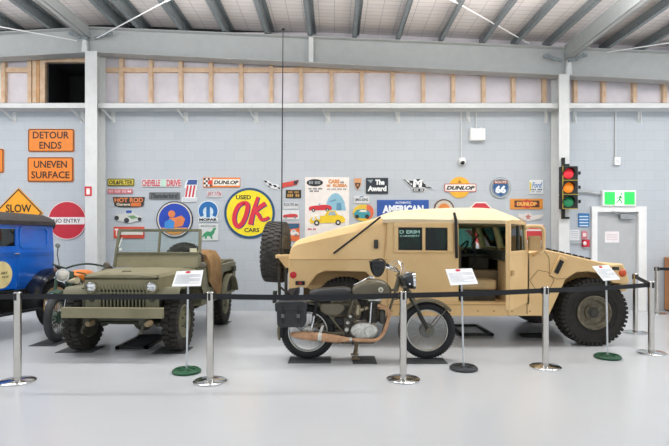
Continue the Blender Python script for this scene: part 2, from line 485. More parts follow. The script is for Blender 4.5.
o = MB(); o.box(ox0 - .1, ox0, 10.42, SY + .04, ZT, oz1 + .09); o.build('jamb', M_TIMBER, fr, world=True)
o = MB(); o.box(ox0 - .21, ox0 - .11, 10.42, SY - .002, ZT, oz1 + .2); o.build('jamb', mat('#d8a878', 0.7), fr, world=True)
o = MB(); o.box(ox0, ox1 + .05, 10.42, SY + .04, oz1, oz1 + .09); o.build('header', M_TIMBER, fr, world=True)

# door
fx0, fx1 = px(590.5, 0, YW).x, px(645, 0, YW).x; fz = px(0, 206.5, YW).z
d = bpy.data.objects.new('door_1', None); C.objects.link(d); d.location = ((DX0 + DX1) / 2, YW, 0); d['kind'] = 'structure'; ROOTM['door_1'] = Matrix.Translation(d.location)
o = MB(); o.box(fx0, DX0 + .02, YW - .06, YW + .12, 0, fz); o.box(DX1 - .02, fx1, YW - .06, YW + .12, 0, fz); o.box(DX0 + .02, DX1 - .02, YW - .06, YW + .12, DZ - .02, fz)
o.build('door_frame', M_WHITE, d, world=True, smooth=0)
o = MB(); o.box(DX0 + .025, DX1 - .025, YW + .02, YW + .07, .01, DZ - .025); o.build('door_leaf', mat('#b9bcbe', 0.5, var=0.03), d, world=True, smooth=0)
o = MB(); a = px(619, 219.5, YW); b = px(633, 214.5, YW); o.box(a.x, b.x, YW - .06, YW + .02, a.z, b.z); cl = o.build('door_closer', mat('#a9adb0', .35, metal=.6), d, bevel=.01, world=True)
o = MB(); o.bar(px(620, 214, YW - .04), px(612, 211.5, YW - .09), .03, .01); o.bar(px(612, 211.5, YW - .09), px(628, 212.6, YW - .05), .03, .01); o.build('closer_arm', M_STEEL, cl, world=True)
o = MB(); p = px(600, 268, YW); o.tube([p, p + Vector((0, -.05, 0))], .012); o.tube([p + Vector((-.01, -.05, 0)), p + Vector((.11, -.05, 0))], .011); o.build('door_handle', M_CHROME, d, world=True)
# skirting line
mb = MB(); mb.box(-16, fx0, YW - .006, YW, 0, .012); mb.box(fx1, 16, YW - .006, YW, 0, .012)
struct(mb, 'baseboard_back', mat('#b3b8bb', .6))

# ---------------------------------------------------------------- signs and fittings on the wall
def ppoly(pts, cu, cv, Y=YW):
    k = Y / F
    return [((u - cu) * k, -(v - cv) * k) for u, v in pts]
def P(hexc, rough=0.4): return mat(hexc, rough, var=0.04, scale=9)
class Sign:
    """flat sign board: outline in photo pixels on the wall plane, built at its real size"""
    def __init__(s, name, label, outline, hexc, cat='sign', Y=YW, th=.02, group=None, rough=.4):
        us = [p[0] for p in outline]; vs = [p[1] for p in outline]
        s.cu, s.cv = (min(us) + max(us)) / 2, (min(vs) + max(vs)) / 2
        s.Y = Y; s.y = -th
        loc = px(s.cu, s.cv, Y)
        o = MB(); o.prism(ppoly(outline, s.cu, s.cv, Y), -th, -.001)
        s.o = root_mesh(o, name, P(hexc, rough), label, cat, loc, group, smooth=0)
    def layer(s, outline, hexc, name='panel', lift=1, holes=None):
        y = s.y - .002 * lift
        o = MB(); o.prism(ppoly(outline, s.cu, s.cv, s.Y), y, s.y + .001)
        return o.build(name, P(hexc), s.o, smooth=0)
    def layers(s, outs, hexc, name='panel', lift=1):
        if 1 < len(outs) <= 4:
            for q in outs: r = s.layers([q], hexc, name, lift)
            return r
        y = s.y - .002 * lift; o = MB()
        for q in outs: o.prism(ppoly(q, s.cu, s.cv, s.Y), y, s.y + .001)
        return o.build(name, P(hexc), s.o, smooth=0)
    def ring(s, outer, inner, hexc, name='border', lift=1):
        y = s.y - .002 * lift; a = ppoly(outer, s.cu, s.cv, s.Y); b = ppoly(inner, s.cu, s.cv, s.Y); n = len(a)
        o = MB()
        o.add([(p[0], y, p[1]) for p in a] + [(p[0], y, p[1]) for p in b] + [(p[0], s.y + .001, p[1]) for p in a] + [(p[0], s.y + .001, p[1]) for p in b],
              [(i, (i + 1) % n, n + (i + 1) % n, n + i) for i in range(n)] + [(i, 2 * n + i, 2 * n + (i + 1) % n, (i + 1) % n) for i in range(n)] + [(n + i, n + (i + 1) % n, 3 * n + (i + 1) % n, 3 * n + i) for i in range(n)])
        return o.build(name, P(hexc), s.o, smooth=0)
    def bars(s, u0, u1, v0, v1, n, hexc, lift=2):
        w = (u1 - u0) / n; y = s.y - .002 * lift; o = MB()
        for i in range(n):
            if i % 5 == 3: continue
            o.prism(ppoly([(u0 + w * i, v0), (u0 + w * (i + .72), v0), (u0 + w * (i + .72), v1), (u0 + w * i, v1)], s.cu, s.cv, s.Y), y, s.y + .001)
        return o.build('lettering', P(hexc), s.o, smooth=0)
    def text(s, txt, u0, u1, v0, v1, hexc, bold=.02, shear=0, lift=2, rot=0):
        k = s.Y / F
        M = None
        if rot:
            c = Vector((((u0 + u1) / 2 - s.cu) * k, 0, -((v0 + v1) / 2 - s.cv) * k))
            M = Matrix.Translation(c) @ Matrix.Rotation(math.radians(rot), 4, 'Y') @ Matrix.Translation(-c)
        m = text_mb(txt, (u0 - s.cu) * k, (u1 - s.cu) * k, -(v1 - s.cv) * k, -(v0 - s.cv) * k, s.y - .002 * (lift - 1), .002, bold, shear, M)
        return m.build('lettering', P(hexc), s.o, smooth=0)
R = lambda u0, u1, v0, v1, r=1.0, n=3: rrect(u0, u1, v0, v1, r, n)

def road(name, label, u0, u1, v0, v1, lines):
    s = Sign(name, label, R(u0, u1, v0, v1, 1.8), '#f08a2c')
    s.ring(R(u0 + .3, u1 - .3, v0 + .3, v1 - .3, 1.6), R(u0 + 1.1, u1 - 1.1, v0 + 1.1, v1 - 1.1, 1.2), '#3a1d10')
    for t, a, b, c, d_ in lines: s.text(t, a, b, c, d_, '#2c1810', .015)
road('road_sign', 'orange road sign reading detour ends', 28.6, 74.5, 129, 152, [('DETOUR', 33.5, 69.5, 131.8, 138.8), ('ENDS', 40, 62, 142, 149)])
road('road_sign', 'orange road sign reading uneven surface', 28, 73.8, 157.3, 182, [('UNEVEN', 34.5, 67.5, 161, 168), ('SURFACE', 32, 70, 171.5, 178.5)])
road('road_sign', 'orange road sign cut off by the left edge of the photo', -40, 4.2, 148.8, 173, [])
s = Sign('road_sign', 'yellow diamond road sign reading slow above the blue van', [(19, 188), (43.5, 213), (19, 238), (-5.5, 213)], '#f6ab25')
s.ring([(19, 188.8), (42.7, 213), (19, 237.2), (-4.7, 213)], [(19, 190.4), (41.1, 213), (19, 235.6), (-3.1, 213)], '#2e2012')
s.text('SLOW', 6.5, 32, 204.5, 212.5, '#241a10', .02)
s = Sign('road_sign', 'round red no entry sign beside the left column', circ(67.6, 220.4, 19.2), '#c32438')
s.ring(circ(67.6, 220.4, 19.2), circ(67.6, 220.4, 18.4), '#e8d8d8')
s.layer(R(50, 85.2, 217.2, 224.4, .5), '#efeaea', 'white_bar'); s.text('NO ENTRY', 54, 81, 218.8, 222.8, '#2a2024', .01, lift=2)

YC = 10.0
s = Sign('fire_sign', 'small red and white fire sign on the left column', R(84.8, 91.8, 186.5, 196, .3), '#d3353c', Y=YC - .001, th=.008)
s.layer(R(86.6, 90, 188.5, 194.5, .2), '#f2e9e6', 'white_symbol')

s = Sign('oil_sign', 'small yellow oil and filter sign at the top left of the cluster', R(108, 134.5, 178.8, 186, 1.2), '#e3d04a')
s.ring(R(108, 134.5, 178.8, 186, 1.2), R(108.8, 133.7, 179.6, 185.2, .8), '#3c3a22'); s.text('OIL&FILTER', 109.5, 133, 180.4, 184.6, '#26241a', .03)
s = Sign('strip_sign', 'narrow faded red strip sign under the oil sign', R(108, 132.8, 189.2, 193.8, .5), '#c9747c'); s.bars(109.3, 127, 190.2, 192.8, 12, '#e8b4b8'); s.bars(128, 132, 190.6, 192.4, 2, '#f6e6e2')
s = Sign('garage_sign', 'dark hot rod garage sign with orange and cream lettering', [(113, 197), (145, 197), (143.5, 206), (138, 207.2), (120, 207.2), (115, 206)], '#3b342f')
s.text('HOT ROD', 115, 143.5, 197.8, 202.4, '#ee8a4e', .03); s.text('Garage', 117, 130.5, 203, 206.6, '#f0e4cc', .02); s.layers([R(131, 141.5, 202.8, 206.4, 1.2)], '#d8743a', 'badge')
s = Sign('car_cutout', 'grey and green cut out of a hot rod car', [(114.5, 217), (118, 214), (123, 214), (127, 211.5), (132, 211.5), (136, 214.5), (142.5, 217.5), (142, 220.5), (136, 221.5), (131, 223.2), (125, 222.5), (119, 221), (115, 219.5)], '#cfd3cf')
s.layers([circ(117, 218, 2.3, 14), circ(127, 220.4, 2.6, 14), circ(140, 219.2, 1.9, 14)], '#33373c', 'tyre_picture', 2); s.layers([[(128, 216), (134, 215.4), (139, 218), (132, 219)]], '#6f9a6a', 'green_panel', 2); s.layers([R(126.5, 132, 210.5, 213.2, .8)], '#3f5fae', 'blue_figure', 2)
s = Sign('parts_sign', 'red and white sign partly behind the army car windscreen', R(114, 144.5, 226.8, 238.3, .6), '#d9503c')
s.layer(R(119.5, 143.5, 230.2, 234.8, .3), '#f4e8e4', 'white_band'); s.text('T', 115.2, 118.8, 228.6, 236, '#fff3ee', .05)
s = Sign('letter_sign', 'long row of small red letters with a pale green middle', R(142, 181.5, 179.2, 187, .5), '#d9dad9')
s.text('CHEVELLE', 142.5, 160.5, 179.8, 186.4, '#cf4a58', .03); s.text('DRIVE', 167, 181, 179.8, 186.4, '#cf4a58', .03); s.layer(R(161.3, 166, 179.6, 186.6, .3), '#bfe0cf', 'green_square')
s = Sign('number_plate', 'long dark grey plate with grey script', R(149.3, 180.2, 192.3, 199.4, .8), '#6f7274'); s.text('Thunderbird', 151, 178.5, 193.4, 198.4, '#3a3d40', .03, .3)
s = Sign('number_cutout', 'cut out figure one in red, white and blue stripes', [(188.4, 179.2), (198.4, 179.2), (195.4, 197.5), (197.6, 197.5), (197, 202), (181.8, 202), (182.4, 197.5), (184.6, 197.5), (186.4, 188), (184.6, 188), (185.6, 183)], '#eef0f0')
s.layers([[(188.6, 179.8), (197.7, 179.8), (196.9, 184.8), (186.6, 184.8)]], '#3e5a9a', 'blue_field'); s.layers([[(187.2 + q, 185.4), (189 + q, 185.4), (187 + q, 197.2), (185.2 + q, 197.2)] for q in (0, 3.4, 6.8)], '#c83a48', 'stripe'); s.layers([R(183, 197, 198.4, 201.2, .3)], '#cfd6de', 'foot')
s = Sign('round_sign', 'round blue sign with a dark rim and orange picture', circ(174.9, 219.5, 18.3), '#22304a')
s.ring(circ(174.9, 219.5, 17.2), circ(174.9, 219.5, 15.9), '#d9d2c0', 'pale_ring'); s.layer(circ(174.9, 219.5, 15.9), '#1f46b4', 'blue_disc')
s.layers([arc(174.9, 219.5, 15.4, 32, 148, 14)], '#d89a4a', 'amber_band', 2); s.layers([circ(172, 214, 3.6, 18), [(169.5, 218), (176, 217.5), (182, 215.5), (185.5, 219), (183, 226), (176, 227.5), (170, 226)]], '#e0854e', 'orange_shape', 3)
s.layers([[(165, 222), (171, 219), (175, 222), (174, 228.5), (165, 228.5)]], '#3f8ed8', 'light_blue_shape', 4)
s = Sign('tyre_brand_sign', 'orange and white tyre sign with a chequered end', R(203.3, 240.2, 177.6, 187.4, .6), '#e8863a')
s.layer(R(213, 239.8, 179.3, 185.7, .3), '#f3ede2', 'white_band'); s.text('DUNLOP', 214, 238.8, 180.6, 184.4, '#1e1c1e', .04, .25)
s.layers([R(204 + 2 * i, 206 + 2 * i, 178.2 + 2.1 * j, 180.3 + 2.1 * j, .05, 1) for i in range(4) for j in range(4) if (i + j) % 2 == 0], '#26242a', 'chequer'); s.layers([R(204 + 2 * i, 206 + 2 * i, 178.2 + 2.1 * j, 180.3 + 2.1 * j, .05, 1) for i in range(4) for j in range(4) if (i + j) % 2], '#f2eee6', 'chequer'); s.layer(circ(210.5, 182.4, 2.3, 18), '#e04a34', 'red_disc', 3)
s = Sign('script_sign', 'tiny pale plate with red script under the tyre sign', R(207, 222, 191, 197.4, .4), '#cdcfd1'); s.text('JAY 173a', 207.6, 221.4, 191.7, 196.8, '#c4646c', .02, .2)
s = Sign('parts_badge', 'blue and white round badge with a big white letter M', circ(208.4, 211, 10.2) , '#f2f4f6')
s.layer(circ(208.4, 211, 9.8), '#cfe4f0', 'pale_disc')
s.layers([arc(208.4, 211, 9.4, 140, 400, 30) + arc(208.4, 211.8, 5.2, 400, 140, 30)], '#1f6cb0', 'letter_mark', 2)
s.layer(R(206.6, 210.2, 205, 217.6, .2), '#1f6cb0', 'letter_mark', 2.4)
s.layer(R(198.6, 218.4, 217.6, 221.6, .2), '#eef1f3', 'name_band', 3)
s.text('MOPAR', 199.5, 217.4, 218.3, 221, '#2b2e36', .05, lift=5)
s = Sign('dinosaur_sign', 'white square sign with a green dinosaur', R(198.8, 218.6, 224, 240.4, .4), '#d6dad9')
s.layers([[(201.6, 237.6), (203.8, 233.8), (207.4, 231.2), (211, 231.8), (213.2, 229.6), (213.4, 228.2), (215.8, 227.6), (216.6, 229), (215.2, 230.2), (214.4, 233.4), (212.4, 235.6), (213, 238.8), (211.2, 238.8), (210.4, 236.2), (207.2, 236), (207, 238.8), (205.2, 238.8), (204.8, 235.8), (203, 237.4)]], '#3f9a6a', 'dinosaur_picture'); s.text('SINCLAIR', 201, 216.5, 225.2, 227, '#8a9294', .03)

# big used cars sign
s = Sign('used_cars_sign', 'big round yellow used cars sign with red letters', circ(249.7, 213.2, 25.3, 56), '#1f4f78')
s.layer(circ(249.7, 213.2, 22.9, 56), '#f4e024', 'yellow_disc'); s.text('USED', 236.2, 251.2, 195.2, 199.5, '#2a2a22', .03, lift=2); s.text('CARS', 244.5, 259.5, 228, 232.2, '#2a2a22', .03, lift=2)
# script letters as swept strokes
def stroke(s, pts, w, hexc, lift, name='lettering', du=0, dv=0):
    k = s.Y / F; q = spline([((u + du - s.cu) * k, 0, -(v + dv - s.cv) * k) for u, v in pts], 6); o = MB(); L = []; Rr = []
    for i, p in enumerate(q):
        d_ = (q[min(i + 1, len(q) - 1)] - q[max(i - 1, 0)]).normalized(); n = Vector((-d_.z, 0, d_.x)); ww = (w[0] + (w[1] - w[0]) * i / (len(q) - 1)) * k / 2
        L.append(p + n * ww); Rr.append(p - n * ww)
    y0, y1 = s.y - .002 * lift, s.y + .001
    rings = [[Vector((l.x, y0, l.z)), Vector((r_.x, y0, r_.z)), Vector((r_.x, y1, r_.z)), Vector((l.x, y1, l.z))] for l, r_ in zip(L, Rr)]
    o.loft(rings); return o.build(name, P(hexc), s.o, smooth=0)
for hexc, lf, du, dv in (('#1c3c8a', 2, .9, .6), ('#dc2f45', 4, 0, 0)):
    stroke(s, [(244.6, 202.6), (239, 205.5), (235.2, 213), (234.6, 221.5), (238, 226.4), (243.2, 222), (247, 212), (247.6, 204.8), (244.2, 202.4)], (4.0, 4.4), hexc, lf, 'letter_O', du, dv)
    stroke(s, [(258.2, 197), (255.5, 205), (252.5, 215), (250.5, 224.5)], (2.8, 5.0), hexc, lf + .25, 'letter_K_stem', du, dv)
    stroke(s, [(265.5, 203.5), (259.5, 207.5), (253.5, 213)], (4.4, 3.8), hexc, lf + .5, 'letter_K_arm', du, dv)
    stroke(s, [(254, 211.5), (258.5, 214.5), (261.5, 219.5), (266, 219), (269, 217)], (4.0, 2.6), hexc, lf + .75, 'letter_K_leg', du, dv)

s = Sign('flag_cutout', 'black and white chequered flag cut out beside the used cars sign', [(262.8, 180), (268, 180.6), (273, 184), (278, 184.6), (281.5, 190.4), (278, 189.4), (272, 188.4), (267, 185)], '#e6e8ea')
s.layers([[(263.5, 180.4), (266.6, 180.8), (268, 183), (265.4, 182.6)], [(268, 183.2), (271, 183.6), (272.6, 186), (269.6, 185.6)], [(272.8, 184.8), (276, 185.2), (277.4, 187.4), (274.4, 187.2)], [(277.4, 187.2), (279.4, 187.2), (280.8, 189.6), (278.6, 189)], [(267.4, 185.4), (269.4, 185.8), (271, 187.6), (269, 186.8)]], '#20242a', 'chequer')
s = Sign('flag_cutout', 'red flag cut out with dark tip right of the aerial', [(282.5, 183), (288, 182), (293, 181), (299, 179.8), (297, 184.6), (291, 186.2), (285, 187), (282.5, 188.5)], '#d2493c')
s.layers([[(294, 181.2), (298.6, 180.2), (297, 184), (293.6, 184.8)]], '#35343c', 'dark_tip')
s = Sign('number_plate', 'small black plate with gold letters', R(285.8, 301.2, 190, 198, .6), '#2a2622'); s.bars(288.4, 299, 191.2, 193.2, 7, '#b98a44'); s.bars(287.4, 299.8, 194.2, 197, 6, '#c79a4c')
s = Sign('route_plate', 'small grey route plate below the black and gold plate', R(283.4, 298.5, 202.6, 209, .4), '#d3d6d8'); s.text('ROUTE 66', 284, 298, 203.2, 206, '#59616a', .02)
def carpic(s, u0, u1, v0, v1, hexc, lift=2, roof=True, name='car_picture', dark='#24262c'):
    w, h = u1 - u0, v1 - v0; f = lambda a, b: (u0 + a * w, v0 + b * h)
    s.layers([[f(0, .62), f(.05, .45), f(.22, .38), f(.42, .34), f(.5, .05 if roof else .3), f(.72, 0 if roof else .28), f(.8, .3), f(.94, .38), f(1, .6), f(.98, .8), f(.02, .85)]], hexc, name, lift)
    s.layers([circ(*f(.2, .82), h * .18, 16), circ(*f(.8, .8), h * .18, 16)], dark, 'wheel_picture', lift + 1)
    s.layers([circ(*f(.2, .82), h * .09, 12), circ(*f(.8, .8), h * .09, 12)], '#d8d8d4', 'hubcap_picture', lift + 2)
    s.layers([[f(.52, .32), f(.56, .1), f(.7, .08), f(.75, .32)]] if roof else [[f(.4, .34), f(.46, .12), f(.5, .12), f(.47, .36)]], '#9fb4c0', 'glass_picture', lift + 1)
s = Sign('car_plate', 'small white plate with a red car behind the spare wheel', R(282, 299, 210, 219.4, .4), '#dfe2e4'); carpic(s, 283, 298, 212, 218.6, '#d23b40', 1, False)
s = Sign('car_plate', 'blue and orange plate with a white car above the sloped rear', R(283.4, 299.6, 223.4, 241, .4), '#e2703c'); s.layer([(283.4, 223.6), (299.4, 223.6), (299, 228), (283.6, 230)], '#2c5a7c', 'blue_band'); carpic(s, 285, 299, 229.5, 236.5, '#e6e2dc', 2)
# big white poster
s = Sign('car_show_poster', 'tall white poster with a yellow and a red car', R(305, 349.2, 177.2, 240, .2), '#efe9e4', cat='poster', th=.008)
s.layer(circ(314.8, 182.8, 8.2, 28, 3.6), '#23262a', 'black_oval'); s.bars(309, 320.6, 181.2, 184, 8, '#9aa0a2', 2); s.bars(308.6, 322.4, 188, 189.6, 13, '#5c6064'); s.bars(309.8, 320, 190.4, 192, 9, '#5c6064')
s.text('CARS', 328.4, 339.5, 179.4, 183.6, '#e0924a', .06); s.bars(340.4, 344, 181.4, 183.4, 3, '#8a7a6a'); s.bars(326.6, 332, 184.6, 187, 4, '#c98a52'); s.text('RUSSIA', 332.8, 347.4, 184, 187.2, '#d8924e', .06); s.bars(327, 346.6, 188.6, 189.8, 17, '#8a8480')
s.layers([[(325.6, 210.5), (326.6, 203), (328.6, 198), (331.6, 194.6), (335, 193), (338.6, 193.8), (341.8, 197), (344.4, 202), (346, 210.5)]], '#8fc0d4', 'barn_picture', 1); s.layers([[(336.4, 210.5), (336.6, 203), (341, 203), (341.6, 210.5)], [(330, 201), (336, 199.4), (336, 200.6), (330, 202.2)]], '#5f93b0', 'barn_shade_picture', 2)
carpic(s, 308.8, 332, 202, 212, '#d0333c', 3, False); carpic(s, 309.6, 345.2, 210.4, 225.6, '#f2cf2c', 6)
s.layers([circ(313.6, 218.8, 1.9, 12), circ(318.4, 217.6, 1.9, 12)], '#d9dde0', 'headlight_picture', 9); s.bars(307.8, 316, 228.3, 230, 6, '#c8424a')

s = Sign('shield_badge', 'small orange and black shield badge beside the poster', [(354.2, 178.4), (361.2, 178.4), (361, 185), (357.7, 190.6), (354.4, 185)], '#d9a070'); s.layers([[(354.9, 183), (360.5, 183), (360, 186), (357.7, 189.4), (355.4, 186)]], '#3a3434', 'black_field'); s.layers([circ(357.7, 185.4, 1.2, 10)], '#c98448', 'disc', 2)
s = Sign('award_sign', 'black sign with white words The Award', R(365.9, 388, 178, 193.8, .3), '#26303a'); s.text('The', 375.2, 384.5, 179.7, 185, '#eef2f2', .06); s.text('Award', 367.6, 386.4, 186, 191.4, '#eef2f2', .06); s.layers([[(367, 180), (373, 179.6), (371, 183.4)]], '#8a969e', 'badge')
s = Sign('number_plate', 'white number plate between the shield and the round picture', R(354, 369.2, 195.8, 203.4, .6), '#d6d9da'); s.text('JMG-0342', 355, 368.2, 198.4, 201.8, '#55606a', .03); s.layer(R(359.5, 363.5, 196.4, 197.4, .1), '#4a6a9a', 'blue_strip')
s = Sign('hot_rod_cutout', 'round orange and yellow cut out with a teal car', circ(363.2, 212.8, 10.4, 34, 8.2), '#e8c23e')
s.layers([arc(367.6, 212, 6, -100, 100, 14, 7.2)], '#df6a4a', 'red_field'); s.layers([[(353.6, 213.5), (357, 209.8), (364, 209), (369.4, 211.4), (370.6, 215.6), (364, 218.4), (355, 217.4)]], '#3f9aa6', 'car_picture', 2); s.layers([circ(357, 216.6, 2, 12), circ(367, 216.6, 2.2, 12)], '#2a2e32', 'wheel_picture', 3); s.layers([[(358.5, 212), (361, 210), (366, 210), (367, 212.2)]], '#e9e4d2', 'glass_picture', 3)
s = Sign('american_sign', 'wide blue sign reading authentic American behind the tan truck roof', R(377, 428.6, 200, 222, .3), '#2b57a8'); s.text('AUTHENTIC', 395, 411, 201.6, 203.8, '#dfe8f4', .03); s.text('AMERICAN', 382.4, 423.4, 205.2, 213.4, '#eef4fa', .06)
s = Sign('winged_badge', 'black and white winged letter M badge', [(402.4, 178.6), (409, 179.8), (413, 180.4), (416, 178.4), (422, 178.6), (424.6, 183.2), (433.6, 188.4), (433, 190), (425, 187.6), (424.6, 192), (412, 192), (411.6, 188), (406, 183.6)], '#d8dcde')
s.layers([[(403, 179), (409.4, 180.6), (414, 180.8), (416, 179), (421.8, 179), (423.6, 183.4), (433, 188.8), (424, 187.4), (412.6, 188), (407.4, 183.6)], [(412.4, 188.6), (424.4, 188.6), (424, 191.6), (412.6, 191.6)]], '#2a2e32', 'black_feathers'); s.text('M', 412.6, 422.4, 179.6, 187.4, '#f2f4f4', .08, .1); s.layers([[(405, 179.8), (408.6, 180.8), (410, 182.8), (407.6, 182.4)], [(409, 183.6), (411.6, 183.4), (412, 185.6)], [(425, 184.9), (429.6, 187.2), (426, 186.6)]], '#e8ecec', 'white_feathers', 2); s.bars(413.6, 423.4, 189.2, 191, 6, '#c6cacc')
s = Sign('tyre_sign', 'yellow disc sign with a white banner of black letters', circ(459.4, 187.5, 10.6, 36), '#f0b63a')
s.layer(R(444.2, 476, 183.8, 192, 1.2), '#c24a4c', 'banner_edge', 1); s.layer(R(444.9, 475.3, 184.5, 191.3, .9), '#efe9e2', 'banner', 2); s.text('DUNLOP', 446.2, 474.4, 186, 190, '#1f1d20', .05, .25, lift=3); s.layers([[(459.3, 180), (461.4, 183), (457.3, 183)]], '#a8742c', 'arrow', 2)
s = Sign('round_sign', 'round brown and orange sign rising behind the tan truck roof', circ(443.8, 209.3, 10.2, 36), '#5a4636'); s.ring(circ(443.8, 209.3, 8.8), circ(443.8, 209.3, 5.8), '#cfc4b4', 'pale_ring'); s.layer(circ(443.8, 209.3, 5.8), '#e08a3c', 'orange_disc')
oc = [(480.3 + 13.6 * math.cos(math.radians(22.5 + 45 * i)), 214.6 + 13.6 * math.sin(math.radians(22.5 + 45 * i))) for i in range(8)]
s = Sign('road_sign', 'red octagonal stop sign rising behind the tan truck roof', oc, '#efe4e0'); s.layer([(480.3 + (x - 480.3) * .9, 214.6 + (y - 214.6) * .9) for x, y in oc], '#cc3440', 'red_field'); s.text('STOP', 471, 489.6, 210.6, 218.6, '#f2e6e4', .03)
s = Sign('road_sign', 'red inverted triangle sign seen through the cab of the tan truck', [(462.4, 229), (495.6, 229), (479, 246.5)], '#ece4e2'); s.layer([(464.4, 229.8), (493.6, 229.8), (479, 244.8)], '#c8303a', 'red_field')
s = Sign('route_sign', 'round grey and blue route 66 sign', circ(500.2, 188, 10.6, 36), '#7f8b94'); s.ring(circ(500.2, 188, 9.9), circ(500.2, 188, 9.2), '#c9d0d4', 'pale_ring'); s.layer([(494, 182.6), (506.4, 182.6), (507.8, 187), (506.2, 192.8), (500.2, 196.6), (494.2, 192.8), (492.6, 187)], '#2c5f96', 'blue_shield'); s.layer(R(493.2, 507.2, 180.6, 184, .4), '#8a4a3c', 'brown_band', 2); s.text('ROUTE', 494.6, 506, 181.3, 183.4, '#f0e4dc', .03, lift=3); s.text('66', 495, 505.6, 185.6, 193.4, '#eef4f8', .06, lift=3)
s = Sign('script_sign', 'white square sign with blue script right of the route sign', R(529, 542.6, 180, 194, .5), '#e6eaec'); s.text('Ford', 531.5, 541.6, 182.4, 188, '#4a7ab8', .02, .3); s.bars(531, 542, 188.9, 190.4, 7, '#4a5a74'); s.bars(531, 542, 191.2, 192.4, 9, '#9aa6b0'); s.layers([[(529.2, 181), (531.2, 184), (530.6, 190), (529.2, 193)]], '#d8c84a', 'yellow_edge')
s = Sign('tyre_brand_sign', 'orange sign with red diamond and black letters above the wings', R(510, 542.4, 198.8, 209.2, .8), '#e0943a'); s.layers([[(514, 200.6), (539, 200.6), (539, 207.4), (514, 207.4)]], '#5a3426', 'brown_field'); s.layer([(514, 204), (526.3, 199.4), (538.6, 204), (526.3, 208.6)], '#c84a34', 'red_diamond', 2); s.text('DUNLOP', 516.6, 536.2, 202, 206, '#f0c060', .05, lift=4)
s = Sign('winged_badge', 'pale winged star badge below the orange sign', [(517, 213.6), (523.5, 214.6), (526, 212.8), (530, 212.8), (532.4, 215.6), (544, 214.2), (540, 218.6), (532, 220.4), (528, 221.4), (523.4, 220), (518, 217)], '#ddd8d4'); s.layers([[(527.8 + (3.6 if i % 2 == 0 else 1.5) * math.sin(PI * i / 5), 217 - (3.6 if i % 2 == 0 else 1.5) * math.cos(PI * i / 5)) for i in range(10)]], '#c07a74', 'star')
s = Sign('drink_sign', 'red and white sign seen behind the tan truck mirror', R(519.5, 543.6, 224.4, 243, .8), '#ece4e2'); s.layer(R(519.5, 543.6, 225.5, 229.2, .3), '#e25a54', 'red_band'); s.layer(R(519.5, 543.6, 231, 240, .3), '#d13c40', 'red_band')

# door side signs and fittings
s = Sign('safety_sign', 'small blue safety notice left of the door', R(578, 588.8, 213.4, 227, .3), '#2f7ab8'); s.layers([R(579, 587.8, 216 + 3 * i, 217.2 + 3 * i, .1, 1) for i in range(4)], '#cfe0ee', 'white_lines')
s = Sign('paper_notice', 'white paper notice left of the door', R(569.8, 579.4, 229.6, 240.4, .1), '#e9ecee', cat='notice', th=.004); s.layers([R(571, 578, 231.4 + 2 * i, 232 + 2 * i, .05, 1) for i in range(4)], '#b9bec4', 'text_lines')
s = Sign('fire_sign', 'small red fire notice above the alarm', R(581.4, 586.8, 231.2, 238.6, .2), '#d98088'); s.layers([R(582.4, 585.8, 233, 236.6, .4)], '#f0e0e0', 'white_symbol')
t = thing('fire_alarm', 'red fire alarm call point beside the door frame', 'alarm', px(584.5, 243, YW))
o = MB(); a, b = px(581.4, 247, YW), px(588.2, 239.6, YW); o.box(a.x, b.x, YW - .07, YW - .002, a.z, b.z); o.build('case', P('#c9283c'), t, bevel=.012, world=True)
o = MB(); c = px(584.8, 243.4, YW - .07); o.lathe([(0, .012), (.03, .01), (.038, 0), (0, 0)], c, (0, -1, 0), 20); o.build('button', P('#f0e6e6'), t, world=True)
o = MB(); o.tube([px(571, 243.2, YW - .03), px(581.4, 243.2, YW - .03)], .012, 8); o.build('pipe', M_STEEL, t, world=True)
s = Sign('paper_notice', 'white paper notice taped on the grey door', R(604.8, 619, 231.4, 242.6, .1), '#f3eef0', cat='notice', Y=YW + .02, th=.004); s.layers([R(606.6, 617.4, 234 + 1.8 * i, 234.5 + 1.8 * i, .05, 1) for i in range(4)], '#d3b9bd', 'text_lines')
# exit sign
t = thing('exit_sign', 'green running man exit sign above the door', 'sign', px(620, 206, YW - .1))
o = MB(); a, b = px(602.6, 206.2, YW - .1), px(636.4, 190.2, YW - .1); o.box(a.x, b.x, YW - .1, YW - .002, a.z, b.z); o.build('case', M_WHITE, t, bevel=.01, world=True)
def exitpart(u0, u1, v0, v1, m, name, y=YW - .104):
    a, b = px(u0, v1, YW - .1), px(u1, v0, YW - .1); o = MB(); o.box(a.x, b.x, y, YW - .09, a.z, b.z); return o.build(name, m, t, world=True)
MG = mat('#2fd05a', .4, var=.02, emit=.55)
exitpart(604.6, 615, 192, 204.6, MG, 'green_panel'); exitpart(624, 634.6, 192, 204.6, MG, 'green_panel'); exitpart(615, 624, 191.4, 205, mat('#f2fff2', .4, var=.0, emit=.6), 'white_panel')
o = MB(); yy = YW - .107
q = lambda u, v: px(u, v, YW - .1) * 1.0
def flat(pts, w):
    for i in range(len(pts) - 1):
        a, b = q(*pts[i]), q(*pts[i + 1]); o.bar((a.x, yy, a.z), (b.x, yy, b.z), w, .006, (0, 1, 0))
flat([(620.6, 195.6), (619.4, 199.4)], .03); flat([(619.4, 199.4), (621.4, 201.4), (620.8, 204)], .022); flat([(619.4, 199.4), (617.6, 201.6), (616, 202.6)], .022); flat([(620.4, 196.4), (618, 197), (617, 198.8)], .018); flat([(620.4, 196.4), (622.4, 198.6)], .018)
c = q(621, 194); o.lathe([(.02, .003), (.02, -.003)], (c.x, yy, c.z), (0, 1, 0), 14); o.build('running_figure', mat('#1fa348', .4, var=.0, emit=.15), t, world=True, smooth=0)
